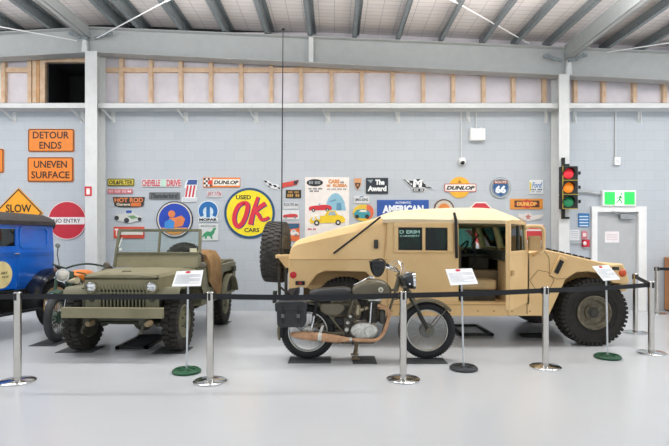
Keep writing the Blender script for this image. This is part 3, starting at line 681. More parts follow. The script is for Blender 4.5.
# pipe from the column to exit sign
o = MB(); o.tube(spline([px(577.5, 192, YW - .05), px(588, 191.8, YW - .05), px(594, 193.2, YW - .05), px(602.4, 193.6, YW - .05)]), .02, 8)
root_mesh(o, 'cable_conduit', M_STEEL, 'grey conduit from the traffic light to the exit sign', 'conduit', (0, 0, 0))
# switch box, camera, emergency light, each on its own conduit
def conduit(u, v0, v1, t, name='conduit'):
    o = MB(); o.tube([px(u, v0, YW - .025), px(u, v1, YW - .025)], .013, 8); return o.build(name, M_STEELW, t, world=True)
t = thing('switch_box', 'small white switch box on the wall above the exit sign', 'switch', px(616, 161, YW))
o = MB(); a, b = px(613.2, 165.6, YW), px(619.2, 157.6, YW); o.box(a.x, b.x, YW - .06, YW - .002, a.z, b.z); o.build('case', M_WHITE, t, bevel=.01, world=True); conduit(615.6, 109, 158, t)
o = MB(); a, b = px(614.6, 163.4, YW), px(617.8, 160, YW); o.box(a.x, b.x, YW - .066, YW - .05, a.z, b.z); o.build('rocker', mat('#d4d8da', .4), t, world=True)
t = thing('security_camera', 'white dome security camera on the block wall', 'camera', px(462, 162, YW))
conduit(461.2, 109, 158, t)
c = px(461.8, 162, YW - .03); o = MB(); o.lathe([(0, .0), (.075, 0), (.085, .03), (.078, .075), (.05, .11), (0, .12)], px(461.8, 161.6, YW - .002), (0, -1, 0), 28); o.build('housing', M_WHITE, t, world=True)
o = MB(); o.ell(px(462.6, 162.6, YW - .09), .045, .045, .045); o.build('lens_dome', mat('#15171a', .1), t, world=True)
t = thing('emergency_light', 'white emergency light box hung under the girt', 'light', px(476, 136, YW))
o = MB(); a, b = px(469, 141.4, YW), px(483.8, 129.4, YW); o.box(a.x, b.x, YW - .12, YW - .002, a.z, b.z); o.build('case', M_WHITE, t, bevel=.012, world=True); conduit(476, 109, 130, t)
for u in (471.5, 481):
    o = MB(); o.lathe([(0, .0), (.03, 0), (.03, .04), (0, .05)], px(u, 130, YW - .06), (0, 0, 1), 14); o.build('lamp_head', M_WHITE, t, world=True)

# traffic light
TY = 9.98
t = thing('traffic_light', 'black three lamp traffic light on the right column', 'traffic light', px(568.5, 216, TY))
k = TY / F
for i, (cv, hx, nm) in enumerate(((173.6, '#e0303c', 'red_lens'), (187.6, '#ff8a24', 'amber_lens'), (201.8, '#1f8a58', 'green_lens'))):
    a, b = px(560.4, cv + 7.4, TY - .08), px(576.2, cv - 7.2, TY - .08)
    o = MB(); o.box(a.x, b.x, TY - .16, TY, a.z + .004, b.z - .004); h = o.build('housing', M_BLACK, t, bevel=.012, world=True)
    c = px(568.3, cv, TY - .16)
    o = MB(); o.box(a.x + .004, a.x + .016, TY - .168, TY - .158, a.z, b.z); o.box(a.x, b.x, TY - .168, TY - .158, a.z, a.z + .012); o.build('yellow_edge', P('#b8a83a'), h, world=True)
    o = MB(); o.lathe([(0, .035), (.05, .03), (.085, .015), (.1, 0), (.1, -.01), (0, -.01)], px(568.3, cv, TY - .165), (0, -1, 0), 32); o.build(nm, mat(hx, .15, var=.08, scale=30, emit=.0 if i == 2 else .25), h, world=True)
    o = MB(); n = 24
    vs = []; pts0 = []
    for rr in (.112, .104):
        for dd in (0, 1):
            for j in range(n + 1):
                th = math.radians(-20 + 220 * j / n); L = .02 + .10 * max(0, math.sin(th)) if dd else 0
                vs.append(Vector((c.x + rr * math.cos(th), TY - .16 - L, c.z + rr * math.sin(th))))
    m_ = n + 1; fs = []
    for j in range(n):
        fs += [(j, j + 1, m_ + j + 1, m_ + j), (2 * m_ + j, 3 * m_ + j, 3 * m_ + j + 1, 2 * m_ + j + 1), (m_ + j, m_ + j + 1, 3 * m_ + j + 1, 3 * m_ + j)]
    o.add(vs, fs); o.build('visor', M_BLACK, h, world=True)
    o = MB(); e = px(577, cv, TY); o.box(e.x - .006, e.x + .025, TY - .1, TY - .06, e.z - .03, e.z + .03); o.build('hinge', M_BLACK, h, world=True)
for v0, v1 in ((158, 166.4), (209, 219)):
    o = MB(); a, b = px(561.2, v1, TY), px(564, v0, TY); o.box(a.x, b.x, TY - .05, TY - .0, a.z, b.z); o.box(a.x, b.x + .08, TY - .06, TY - .03, a.z if v0 > 180 else a.z, a.z + .04); o.build('bracket', M_BLACK, t, world=True)
# timber cabinet at right edge
t = thing('timber_cabinet', 'orange brown timber cabinet at the right edge of the photo', 'cabinet', (6.98, 10.15, 0))
o = MB(); o.box(6.575, 7.43, 9.95, 10.36, .03, 1.04); o.build('body', mat('#c58a58', .5, hex2='#b0744a', scale=5), t, world=True, bevel=.006)
o = MB(); o.box(6.565, 7.45, 9.93, 10.37, 1.04, 1.07); o.build('top', mat('#d09a68', .45, scale=5), t, world=True, bevel=.005)
o = MB(); o.box(6.60, 7.41, 9.97, 10.34, 0, .03); o.build('plinth', mat('#6a4a34', .6), t, world=True)
for i in range(2):
    o = MB(); x = 6.59 + .415 * i; o.box(x, x + .405, 9.935, 9.95, .06, 1.02); dd = o.build('door', mat('#c98e5c', .5, hex2='#b57a4e', scale=5), t, world=True, bevel=.004)
    o = MB(); o.tube([(x + (.36 if i == 0 else .04), 9.92, .55), (x + (.36 if i == 0 else .04), 9.92, .67)], .007, 8); o.build('handle', M_CHROME, dd, world=True)
# ---------------------------------------------------------------- tan military utility truck
HN = 7.0; HFAR = 9.1
M_TAN = mat('#e6c48e', .55, hex2='#deb980', scale=1.6, bump=.05, bscale=30)
M_TAND = mat('#c9a775', .6, hex2='#b8935f', scale=4)
M_ROOF = mat('#dfcdaa', .65, hex2='#d6c09a', scale=2)
M_INT = mat('#7d7058', .7, var=.2)
M_OLD = mat('#3b3931', .6, var=.25, scale=12)
M_RIM = mat('#7d7561', .65, hex2='#5d5648', scale=18)
M_TGLASS = glass('#8fb8ae', .95)
def hp(u, v, Y=HN):
    p = px(u, v, Y); return (p.x, p.z)
HO = lambda pts, Y=HN: [hp(u, v, Y) for u, v in pts]
ht = thing('military_truck', 'tan four door military utility truck with sloped rear and open front door', 'truck', (1.6, 8.05, 0))
bw = dict(world=True)
# rear quarters with wheel arches
rq = [(288.5, 289), (288.5, 259), (387, 259), (387, 316), (379, 316), (376, 298), (372, 279), (366, 271.8), (325, 270.8), (317, 274.5), (309.5, 284), (306, 288.4), (302, 286.8)]
o = MB(); o.prism(HO(rq), HN, HN + .42); o.prism(HO(rq), HFAR - .42, HFAR); o.prism(HO([(288.5, 286), (288.5, 259), (387, 259), (387, 300)]), HN + .42, HFAR - .42)
body = o.build('rear_body', M_TAN, ht, bevel=.012, **bw)
# sloped rear
o = MB(); rings = []
zb = hp(0, 259.2)[1]
for u, ve, vc in ((288.6, 256, 253.5), (290.2, 249, 246.6), (293, 244.2, 241), (297, 241.4, 238.6), (318, 235.2, 232.6), (340, 229.2, 226.4), (362, 223.4, 220.4), (383, 218.4, 215), (387, 218, 213.4)):
    X, ze = hp(u, ve); zc = hp(u, vc)[1]
    rings.append([(X, HN, zb), (X, HN + .03, zb + (ze - zb) * .8), (X, HN + .09, ze), (X, HN + .5, ze + (zc - ze) * .7), (X, 8.05, zc), (X, HFAR - .5, ze + (zc - ze) * .7), (X, HFAR - .09, ze), (X, HFAR - .03, zb + (ze - zb) * .8), (X, HFAR, zb)])
o.loft([[Vector(p) for p in r] for r in rings]); o.build('sloped_rear', M_TAN, ht, smooth=30, **bw)
o = MB(); a = hp(289, 259.4); b = hp(387, 259.4); o.bar((a[0], HN - .001, a[1]), (b[0], HN - .001, b[1]), .012, .012); a = hp(387.3, 221); b = hp(384, 258); o.bar((a[0], HN + .0, a[1]), (b[0], HN + .0, b[1]), .01, .012, (0, 1, 0)); a = hp(387.5, 262); b = hp(387.5, 315); o.bar((a[0], HN, a[1]), (b[0], HN, b[1]), .008, .01, (0, 1, 0)); o.build('seam_strip', M_TAND, ht, **bw)
# cab side walls with a window hole
def wall(y0, y1, outer, hole, name='cab_side'):
    (x0, z1), (x1, z0) = hp(outer[0], outer[2]), hp(outer[1], outer[3]); (a0, c1), (a1, c0) = hp(hole[0], hole[2]), hp(hole[1], hole[3])
    o = MB(); o.box(x0, x1, y0, y1, z0, c0); o.box(x0, x1, y0, y1, c1, z1); o.box(x0, a0, y0, y1, c0, c1); o.box(a1, x1, y0, y1, c0, c1)
    return o.build(name, M_TAN, ht, **bw)
wall(HN, HN + .05, (387, 458.6, 221, 302), (398, 447.4, 227, 250.8))
wall(HFAR - .05, HFAR, (387, 458.6, 221, 302), (398, 447.4, 227, 250.8))
def winframe(y0, y1, ou, ho, mid=None, name='window_frame', m=M_TAN):
    (x0, z1), (x1, z0) = hp(ou[0], ou[2]), hp(ou[1], ou[3]); (a0, c1), (a1, c0) = hp(ho[0], ho[2]), hp(ho[1], ho[3])
    o = MB(); o.box(x0, x1, y0, y1, z0, c0); o.box(x0, x1, y0, y1, c1, z1); o.box(x0, a0, y0, y1, c0, c1); o.box(a1, x1, y0, y1, c0, c1)
    if mid: m0, m1 = hp(mid[0], 0)[0], hp(mid[1], 0)[0]; o.box(m0, m1, y0, y1, c0, c1)
    return o.build(name, m, ht, bevel=.008, **bw)
wf = winframe(HN - .025, HN, (394, 452.8, 222.6, 252.6), (398.2, 447.2, 227.2, 250.6), (422, 425.2))
o = MB(); (x0, z1), (x1, z0) = hp(398, 227), hp(447.4, 251); o.box(x0, x1, HN + .012, HN + .02, z0, z1); o.build('pane', glass('#3f9080', .95), wf, **bw)
o = MB(); o.box(x0, x1, HFAR - .03, HFAR - .022, z0, z1); o.build('window_pane', M_TGLASS, ht, **bw)
o = MB()
for (c0, c1) in ((398, 422), (425.2, 447.4)):
    (x0, z1), (x1, z0) = hp(c0, 227), hp(c1, 250.8)
    for bx in ((x0, x0 + .016, z0, z1), (x1 - .016, x1, z0, z1), (x0, x1, z0, z0 + .016), (x0, x1, z1 - .016, z1)): o.box(bx[0], bx[1], HN - .012, HN + .01, bx[2], bx[3])
o.build('rubber_seal', M_BLACK, wf, **bw)
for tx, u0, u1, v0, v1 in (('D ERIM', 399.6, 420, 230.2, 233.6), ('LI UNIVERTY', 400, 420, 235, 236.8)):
    (x0, z1), (x1, z0) = hp(u0, v0), hp(u1, v1); text_mb(tx, x0, x1, z0, z1, HN + .0115, .002, .03).build('lettering', mat('#a9d8cc', .5), wf, **bw)  # words of a sign reflected in the glass, put in as pale letters
# floor, sills, firewall
o = MB(); (x0, z1), (x1, z0) = hp(387, 302), hp(508, 316.2); o.box(x0, x1, HN, HFAR, z0, z1); o.build('sill', M_TAN, ht, bevel=.01, **bw)
o = MB(); a = hp(388, 304.6); b = hp(507, 304.6); o.box(a[0], b[0], HN - .006, HN, a[1] - .008, a[1] + .004)
for u in (392, 404, 418, 432, 447, 462, 478, 494, 512, 530): p = hp(u, 311); o.lathe([(.0, .012), (.012, .01), (.014, 0), (0, 0)], (p[0], HN, p[1]), (0, -1, 0), 8)
o.build('sill_trim', M_TAND, ht, **bw)
# front quarters and wings with arches
wing = [(508, 316), (508, 253), (530, 252.6), (543, 249), (560, 252.6), (590, 259.6), (612, 265), (623, 263.6), (626.6, 272), (629.5, 281), (628.5, 283.8), (613, 283.2), (606, 277.4), (597, 273), (588, 271.6), (577, 272.2), (566, 279), (549, 316)]
for y in (HN, HFAR - .45):
    o = MB(); o.prism(HO(wing), y, y + .45); o.build('front_wing', M_TAN, ht, bevel=.014, **bw)
hood = [(530, 249), (543, 247), (575, 254.6), (612, 263), (625, 264), (627, 296), (549, 306), (530, 306)]
o = MB(); o.prism(HO(hood), HN + .44, HFAR - .44); o.build('bonnet', M_TAN, ht, bevel=.02, **bw)
o = MB(); (a, b) = hp(550, 246.6), hp(606, 259.6)
for k in range(9):
    t = k / 8; x = a[0] + (b[0] - a[0]) * t; z = a[1] + (b[1] - a[1]) * t - .005
    o.bar((x - .035, HN + .50, z + .008), (x + .035, HN + .50, z - .008), .03, .022, (0, 1, 0))
o.bar((a[0], HN + .53, a[1] - .015), (b[0], HN + .53, b[1] - .015), .02, .02); o.build('bonnet_vent_strip', M_BLACK, ht, **bw)
# groove lines on the wing
o = MB()
def hline(pts, w=.007, y=HN - .0005, closed=False):
    q = HO(pts); n = len(q)
    for i in range(n if closed else n - 1):
        a, b = q[i], q[(i + 1) % n]; o.bar((a[0], y, a[1]), (b[0], y, b[1]), w, .008, (0, 1, 0))
hline([(529.6, 280.4), (538, 270.2), (548, 272), (554, 280), (549, 290), (536, 290)], closed=True)
hline([(543, 249), (549, 258), (549.5, 276), (557, 279), (565, 278.6)]); hline([(527, 253), (527, 314)], .012)
o.build('panel_gap', mat('#8a6f48', .7), ht, **bw)
# bonnet latch
lt = MB(); a, b = hp(563.2, 257), hp(552.6, 277); d_ = Vector((b[0] - a[0], 0, b[1] - a[1])); lt.bar((a[0], HN - .012, a[1]), (b[0], HN - .012, b[1]), .12, .025, (0, 1, 0)); la = lt.build('latch_plate', M_TAN, ht, bevel=.01, **bw)
lt = MB(); a, b = hp(561, 260.5), hp(555, 273); lt.bar((a[0], HN - .03, a[1]), (b[0], HN - .03, b[1]), .055, .03, (0, 1, 0)); lt.tube([(a[0], HN - .04, a[1]), (a[0] - .02, HN - .055, a[1] - .03), (b[0], HN - .04, b[1])], .008, 6); lt.build('latch', M_BLACK, la, **bw)
# turn lamp, bumper, grille
o = MB(); p = hp(622.6, 273); o.lathe([(0, .03), (.035, .026), (.05, .01), (.052, 0), (0, 0)], (p[0], HN + .0, p[1]), (0, -1, 0), 24); o.build('turn_lamp', mat('#d0552c', .2, var=.1), ht, **bw)
o = MB(); p = hp(612, 267); q_ = hp(619, 270); o.box(p[0], q_[0], HN - .006, HN, q_[1], p[1]); o.build('side_recess', M_OLD, ht, **bw)
o = MB(); a = hp(622, 280); o.box(a[0], a[0] + .1, HN + .05, HFAR - .05, a[1] - .16, a[1] - .02); o.build('front_bumper', M_TAN, ht, bevel=.02, **bw)
gx = hp(626, 0)[0]
o = MB()
for i in range(8): y = 7.62 + i * .125; o.box(gx - .0, gx + .025, y, y + .06, .74, 1.02)
o.build('grille', M_OLD, ht, **bw)
for y in (7.28, 8.82):
    o = MB(); o.lathe([(0, .03), (.07, .02), (.09, 0), (0, 0)], (gx + .01, y, .93), (1, 0, 0), 24); o.build('headlamp', mat('#dfe6ea', .1), ht, **bw)
# roof
o = MB(); rings = []
for X, ze, zc in ((hp(383, 0)[0], 1.70, 1.77), (.80, 1.705, 1.835), (.98, 1.705, 1.875), (1.3, 1.70, 1.895), (1.75, 1.695, 1.915), (2.1, 1.69, 1.92), (2.3, 1.685, 1.905), (2.46, 1.68, 1.83), (2.53, 1.67, 1.75)):
    rings.append([Vector((X, y, z)) for y, z in ((HN - .02, ze - .045), (HN - .02, ze), (HN + .12, ze + (zc - ze) * .42), (HN + .5, ze + (zc - ze) * .85), (8.05, zc), (HFAR - .5, ze + (zc - ze) * .85), (HFAR - .12, ze + (zc - ze) * .42), (HFAR + .02, ze), (HFAR + .02, ze - .045), (8.05, ze - .045))])
o.loft(rings); o.build('roof', M_ROOF, ht, smooth=30, **bw)
# header rail, pillars, windscreen
o = MB(); (x0, z1), (x1, z0) = hp(456, 220.4), hp(521, 223.4)
for y in (HN, HFAR - .05): o.box(x0, x1, y, y + .05, z0, z1)
o.build('header_rail', M_TAND, ht, **bw)
for y in (HN, HFAR - .06):
    o = MB(); o.prism(HO([(517, 222), (521, 222), (529, 254), (529, 304), (520, 304), (523, 254)]), y, y + .05) if y > 8 else o.prism(HO([(511, 222), (521, 222), (529, 254), (529, 304), (509, 304), (509, 254)]), y, y + .05)
    o.build('front_pillar', M_TAN, ht, **bw)
wsx0, wsx1 = hp(519, 0)[0], hp(527, 0)[0]
o = MB()
for y0, y1 in ((HN + .03, HN + .12), (8.0, 8.1), (HFAR - .12, HFAR - .03)): o.bar((wsx1, (y0 + y1) / 2, 1.25), (wsx0, (y0 + y1) / 2, 1.67), .1, .05, (0, 1, 0))
o.bar((wsx0, HN + .05, 1.65), (wsx0, HFAR - .05, 1.65), .05, .06); o.bar((wsx1, HN + .05, 1.27), (wsx1, HFAR - .05, 1.27), .05, .06); wsf = o.build('windscreen_frame', M_TAN, ht, **bw)
o = MB(); o.bar((wsx1, 8.05, 1.28), (wsx0, 8.05, 1.65), 1.9, .008, (1, 0, .2)); o.build('windscreen_pane', glass('#c4dcd6', .9), wsf, **bw)
o = MB(); o.box(wsx1 - .03, wsx1 + .02, HN + .05, HFAR - .05, .55, 1.25); o.build('firewall', M_INT, ht, **bw)
# far front door with window
o = MB(); (x0, z0), (x1, z1) = (hp(458.6, 0)[0], hp(0, 304)[1]), (hp(509, 0)[0], hp(0, 222)[1])
x1 = 2.46; a0, a1, c0, c1 = x0 + .1, x1 - .06, 1.29, 1.61; y0, y1 = HFAR - .05, HFAR
o.box(x0, x1, y0, y1, z0, c0); o.box(x0, x1, y0, y1, c1, z1); o.box(x0, a0, y0, y1, c0, c1); o.box(a1, x1, y0, y1, c0, c1); fd = o.build('front_door', M_TAND, ht, **bw)
o = MB(); o.box(a0, a1, HFAR - .03, HFAR - .022, c0, c1); o.build('pane', M_TGLASS, fd, **bw)
# open near front door, hinged at the front pillar
hx_, an = hp(525.5, 0)[0], math.radians(57)
MD = Matrix(((-math.cos(an), -math.sin(an), 0, hx_), (-math.sin(an), math.cos(an), 0, HN - .02), (0, 0, 1, 0), (0, 0, 0, 1)))
o = MB(); t0, t1 = .02, .93
o.prism([(t0, .58), (t1, .58), (t1, 1.24), (t0, 1.24)], -.025, .025, 'xz', MD)
for poly in ([(t0, 1.24), (.09, 1.24), (.15, 1.66), (.09, 1.66)], [(t1 - .06, 1.24), (t1, 1.24), (t1, 1.66), (t1 - .06, 1.66)], [(.09, 1.24), (t1 - .06, 1.24), (t1 - .06, 1.29), (.1, 1.29)], [(.14, 1.62), (t1 - .06, 1.62), (t1 - .06, 1.66), (.15, 1.66)]): o.prism(poly, -.025, .025, 'xz', MD)
dr = o.build('front_door', M_TAN, ht, bevel=.008, **bw)
o = MB(); o.prism([(.1, 1.29), (t1 - .06, 1.29), (t1 - .06, 1.62), (.14, 1.62)], -.004, .004, 'xz', MD); o.build('pane', M_TGLASS, dr, **bw)
o = MB(); o.prism([(.44, 1.29), (.48, 1.29), (.48, 1.61), (.44, 1.61)], -.02, .02, 'xz', MD); o.build('window_bar', M_OLD, dr, **bw)
o = MB(); o.prism([(.80, 1.0), (.90, 1.0), (.90, 1.06), (.80, 1.06)], -.05, -.02, 'xz', MD); o.prism([(.62, .95), (.72, .95), (.70, 1.0), (.64, 1.0)], .02, .045, 'xz', MD); o.build('door_handle', M_TAND, dr, **bw)
for z in (.66, 1.16):
    o = MB(); o.tube([(hx_ + .01, HN - .02, z), (hx_ + .01, HN - .02, z + .1)], .02, 8); o.build('hinge', M_TAND, dr, **bw)
# interior
(xa, _), (xb, _) = hp(390, 0), hp(525, 0)
o = MB(); o.box(xa, xb, 7.62, 8.48, .56, .98); o.box(xa, xa + .05, HN + .06, HFAR - .06, .6, 1.68); o.build('tunnel', mat('#9a8666', .7), ht, bevel=.03, **bw)
for y in (7.1, 8.52):
    st = MB(); st.box(1.72, 2.22, y, y + .46, .74, .88); s_ = st.build('seat', mat('#c2aa80', .75), ht, bevel=.04, seg=3, **bw)
    st = MB(); st.box(1.62, 1.74, y, y + .46, .86, 1.36); st.build('backrest', mat('#4a4638', .8), ht, bevel=.04, seg=3, **bw)
    st = MB(); st.box(1.74, 2.2, y + .03, y + .43, .58, .76); st.build('seat_box', M_OLD, ht, **bw)
o = MB(); o.box(2.28, 2.52, HN + .08, HFAR - .08, 1.14, 1.27); o.box(1.78, 2.32, 7.7, 8.4, 1.17, 1.2); o.box(2.0, 2.3, 7.75, 8.3, .98, 1.17); o.build('dashboard', M_OLD, ht, bevel=.015, **bw)
o = MB(); cc = Vector((2.12, 8.72, 1.24)); ax = Vector((-.82, 0, .57)).normalized(); o.lathe([(.19 + .014 * math.cos(t * PI / 4), .014 * math.sin(t * PI / 4)) for t in range(8)], cc, ax, 32, closed=True); o.tube([cc, cc - ax * .3], .022); o.tube([cc + Vector((0, -.19, 0)), cc + Vector((0, .19, 0))], .012); o.build('steering_wheel', M_BLACK, ht, **bw)
o = MB(); o.tube(spline([(1.95, 7.56, .9), (2.05, 7.56, 1.2), (2.0, 7.56, 1.35), (2.1, 7.56, 1.5)]), .014, 8); o.build('lever', M_BLACK, ht, **bw)
# underbody
o = MB(); o.box(-.4, 3.7, 7.5, 8.6, .36, .52); o.tube([(3.5, 7.2, .45), (3.5, 8.9, .45)], .07); o.tube([(.14, 7.2, .45), (.14, 8.9, .45)], .07); o.box(.75, 2.9, 7.9, 8.2, .28, .4); o.build('chassis', M_DARK, ht, **bw)
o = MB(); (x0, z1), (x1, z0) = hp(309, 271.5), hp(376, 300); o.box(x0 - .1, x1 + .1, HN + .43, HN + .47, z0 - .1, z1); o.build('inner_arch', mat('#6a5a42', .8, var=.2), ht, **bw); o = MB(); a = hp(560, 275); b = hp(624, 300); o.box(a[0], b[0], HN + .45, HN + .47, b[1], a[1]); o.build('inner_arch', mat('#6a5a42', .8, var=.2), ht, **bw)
# wheels
def htruck_wheel(X, y, sgn, name='wheel'):
    c = Vector((X, y, .447)); w = MB(); tyre(w, c, (0, 1, 0), .455, .30, .215, 46, .012)
    for rr in (.3, .38): w.lathe([(rr, -.02), (rr, 0), (rr + .012, .006), (rr + .02, 0), (rr + .02, -.02)], c + Vector((0, sgn * .15, 0)), (0, sgn, 0), 48, closed=True)
    t_ = w.build(name, mat('#282622', .8, var=.2, scale=14, bump=.3, bscale=90), ht, smooth=40, **bw)
    a = (0, sgn, 0); r = MB(); r.lathe([(.225, -.12), (.225, .12), (.23, .145), (.215, .15), (.205, .12), (.18, .105), (.16, .06), (.1, .05), (.095, .1), (.06, .115), (0, .12), (0, -.1)], c, a, 40)
    for k in range(12): th = 2 * PI * k / 12; r.lathe([(.0, .016), (.012, .014), (.013, 0), (0, 0)], c + Vector((.19 * math.cos(th), sgn * .108, .19 * math.sin(th))), a, 6)
    rm = r.build('rim', M_RIM, t_, **bw)
    r = MB(); r.lathe([(0, .07), (.05, .066), (.06, .05), (.085, .05), (.09, .02), (0, .02)], c + Vector((0, sgn * .07, 0)), a, 6); r.build('hub', M_OLD, rm, smooth=20, **bw)
for X, yy in ((3.49, .12), (.14, .30)):
    htruck_wheel(X, HN + yy, -1); htruck_wheel(X, HFAR - yy, 1)
# rear lamps
o = MB(); p = hp(293.2, 275); o.lathe([(0, .02), (.04, .016), (.046, 0), (0, 0)], (p[0], HN, p[1]), (0, -1, 0), 24); o.build('tail_lamp', mat('#c41f28', .25), ht, **bw)
o = MB(); (x0, z1), (x1, z0) = hp(295.4, 281), hp(304.8, 285); o.box(x0, x1, HN - .02, HN, z0, z1); mk = o.build('side_marker', M_BLACK, ht, bevel=.006, **bw)
o = MB(); (x0, z1), (x1, z0) = hp(298.6, 281.8), hp(301.6, 284.4); o.box(x0, x1, HN - .024, HN - .018, z0, z1); o.build('lens', mat('#a02c30', .3), mk, **bw)
o = MB(); o.prism(HO([(302, 287), (310.5, 292.6), (329, 286.4), (329, 284.8), (312, 288.6), (306, 286)]), HN + .3, HN + .33); o.build('mudguard_bracket', M_TAN, ht, **bw)
# spare wheel on the rear carrier
sc_ = Vector((-.885, 7.9, 1.24)); sa = Vector((math.cos(math.radians(7)), -math.sin(math.radians(7)), -.05)).normalized()
w = MB(); tyre(w, sc_, sa, .462, .27, .235, 40, .012, rows=3); sw = w.build('spare_wheel', mat('#474441', .8, var=.25, scale=8, bump=.4, bscale=70), ht, smooth=40, **bw)
r = MB(); r.lathe([(.245, -.12), (.245, .12), (.25, .145), (.19, .1), (.1, .05), (0, .05), (0, -.1)], sc_, sa, 36); r.build('rim', M_RIM, sw, **bw)
o = MB(); o.bar((-.60, 7.9, 1.235), (-.80, 7.9, 1.235), .1, .1); o.build('spare_mount', M_OLD, ht, **bw); o = MB(); (x0, z1), (x1, z0) = hp(277.4, 257.6), hp(289, 268); o.prism([(x0, z1), (x1, z1), (x1, z0), (x1 - .05, z0)], HN + .04, HN + .3); o.box(x0 - .03, x1, HN + .03, HN + .3, z1 - .01, z1 + .035); o.build('spare_carrier', M_TAN, ht, bevel=.006, **bw)
o = MB(); o.tube([px(279, 268, 7.2), px(279.5, 296, 7.2)], .022); o.tube([px(286, 268, 7.15), px(286, 300, 7.15)], .022); o.tube([px(279, 286, 7.2), px(292, 297, 7.2)], .014); o.tube([px(275, 291, 7.3), px(274.6, 303, 7.3)], .03); o.box(-.72, -.6, 7.1, 9.0, .5, .64); o.build('rear_bumper', M_OLD, ht, **bw)
# aerial
o = MB(); p = px(281.4, 257, 7.2); q_ = px(283, 29, 7.2); o.tube([p, p + Vector((0, 0, .12)), p + Vector((.0, 0, .13)), (p + q_) / 2, q_], [.022, .022, .009, .008, .006], 8); o.ell(q_ + Vector((0, 0, .0)), .03, .03, .015); o.build('aerial', M_BLACK, ht, **bw)
# straps and latches
o = MB(); a, b = hp(333.6, 253.3), hp(380.8, 217.6); o.tube([(a[0], HN - .008, a[1]), ((a[0] + b[0]) / 2, HN - .004, (a[1] + b[1]) / 2), (b[0], HN + .05, b[1] + .01)], .013, 8); o.build('gas_strut', M_BLACK, ht, **bw)
o = MB(); p = hp(376, 244); o.box(p[0] - .03, p[0] + .03, HN - .03, HN + .01, p[1] - .06, p[1] + .06); o.build('tailgate_latch', M_OLD, ht, bevel=.012, **bw)
o = MB(); a, b = hp(454.6, 214.5), hp(456.4, 258); o.tube([(a[0], HN + .02, a[1] + .02), (a[0] + .01, HN - .035, a[1] - .08), (b[0], HN - .02, b[1])], .02, 8); o.build('door_strap', M_BLACK, ht, **bw)
# mirror on the near wing
mq = lambda u, v: px(u, v, 6.85)
o = MB(); o.tube(spline([mq(526, 229), mq(527.5, 226.8), mq(533, 226.2), mq(540, 226.8), mq(543.4, 230), mq(543.6, 240), mq(543, 250), mq(539, 253)]), .024, 10); o.tube([mq(538, 252), Vector((mq(538, 252).x, HN + .05, 1.2))], .018); mr = o.build('mirror_arm', M_TAN, ht, **bw)
o = MB(); a, b = mq(528.6, 250.6), mq(541, 235.8); o.box(a.x, b.x, 6.83, 6.9, a.z, b.z); o.build('mirror_head', M_TAND, mr, bevel=.02, **bw)
# ---------------------------------------------------------------- olive army car (front view)
M_OL = mat('#74725a', .55, hex2='#67664e', scale=3, bump=.05, bscale=40)
M_OLL = mat('#8a8468', .55, hex2='#7b7659', scale=3)
M_OLK = mat('#403f33', .65, var=.25, scale=10)
M_LEAD = mat('#d2d5d6', .12, metal=.9, var=.25, scale=40)
jt = thing('army_car', 'olive open army car with flat bonnet and folded back canvas, facing the camera', 'car', (-2.62, 6.72, .017), math.radians(-2.5))
def jp(mb, name, m, parent=None, **kw): return mb.build(name, m, parent or jt, **kw)
o = MB(); o.box(-.615, .615, -.56, -.50, .48, .605); jp(o, 'front_bumper', M_OLL, bevel=.008)
o = MB()
for x in (-.34, .34): o.box(x - .035, x + .035, -.5, 2.7, .40, .50)
for y in (-.3, .8, 1.6, 2.6): o.box(-.34, .34, y, y + .06, .41, .48)
jp(o, 'chassis_rail', M_OLK)
GX = .035
# grille
o = MB(); o.box(GX - .45, GX + .45, -.33, -.30, .56, .98); jp(o, 'radiator', M_DARK)
o = MB()
for i in range(13):
    x = GX - .27 + i * .54 / 12; o.box(x - .0095, x + .0095, -.372, -.345, .57, .955)
o.box(GX - .46, GX + .46, -.372, -.335, .935, .985); o.box(GX - .46, GX + .46, -.368, -.335, .545, .585); o.box(GX - .285, GX + .285, -.374, -.345, .755, .77)
for s_ in (-1, 1): o.prism(rrect(GX + s_ * .375 - .085, GX + s_ * .375 + .085, .56, .96, .02), -.355, -.335)
jp(o, 'grille', M_OL, bevel=.004)
for s_ in (-1, 1):
    c = (GX + s_ * .375, -.36, .835)
    o = MB(); o.lathe([(0, -.02), (.072, -.02), (.078, .02), (.074, .035), (.064, .036), (.064, .0)], c, (0, -1, 0), 28); h = jp(o, 'headlamp', M_OLL)
    o = MB(); o.lathe([(0, .05), (.035, .045), (.06, .03), (.064, .02), (0, .02)], c, (0, -1, 0), 28); jp(o, 'lens', M_LEAD, h)
    o = MB(); o.lathe([(0, .03), (.025, .025), (.03, 0), (0, 0)], (GX + s_ * .375, -.36, .68), (0, -1, 0), 20); jp(o, 'marker_lamp', M_OLK)
# bonnet
rings = []
for y, hw, zt, zs in ((-.385, .455, .975, .95), (-.36, .47, 1.0, .80), (0, .515, 1.012, .78), (.4, .59, 1.016, .78), (.70, .655, 1.005, .78)):
    c = GX * (1 if y < .3 else .8)
    rings.append([Vector((c + x, y, z)) for x, z in ((-hw, zs), (-hw, zt - .05), (-hw + .03, zt - .012), (-hw * .5, zt + .006), (0, zt + .012), (hw * .5, zt + .006), (hw - .03, zt - .012), (hw, zt - .05), (hw, zs))])
o = MB(); o.loft(rings); jp(o, 'bonnet', M_OLL, smooth=30)
o = MB(); o.box(GX - .03, GX + .07, -.30, -.24, 1.005, 1.03); jp(o, 'bonnet_catch', M_OL, bevel=.006)
for s_ in (-1, 1):
    o = MB(); o.box(GX + s_ * .56 - .012, GX + s_ * .56 + .012, .1, .2, .88, .97); jp(o, 'bonnet_latch', M_OLK)
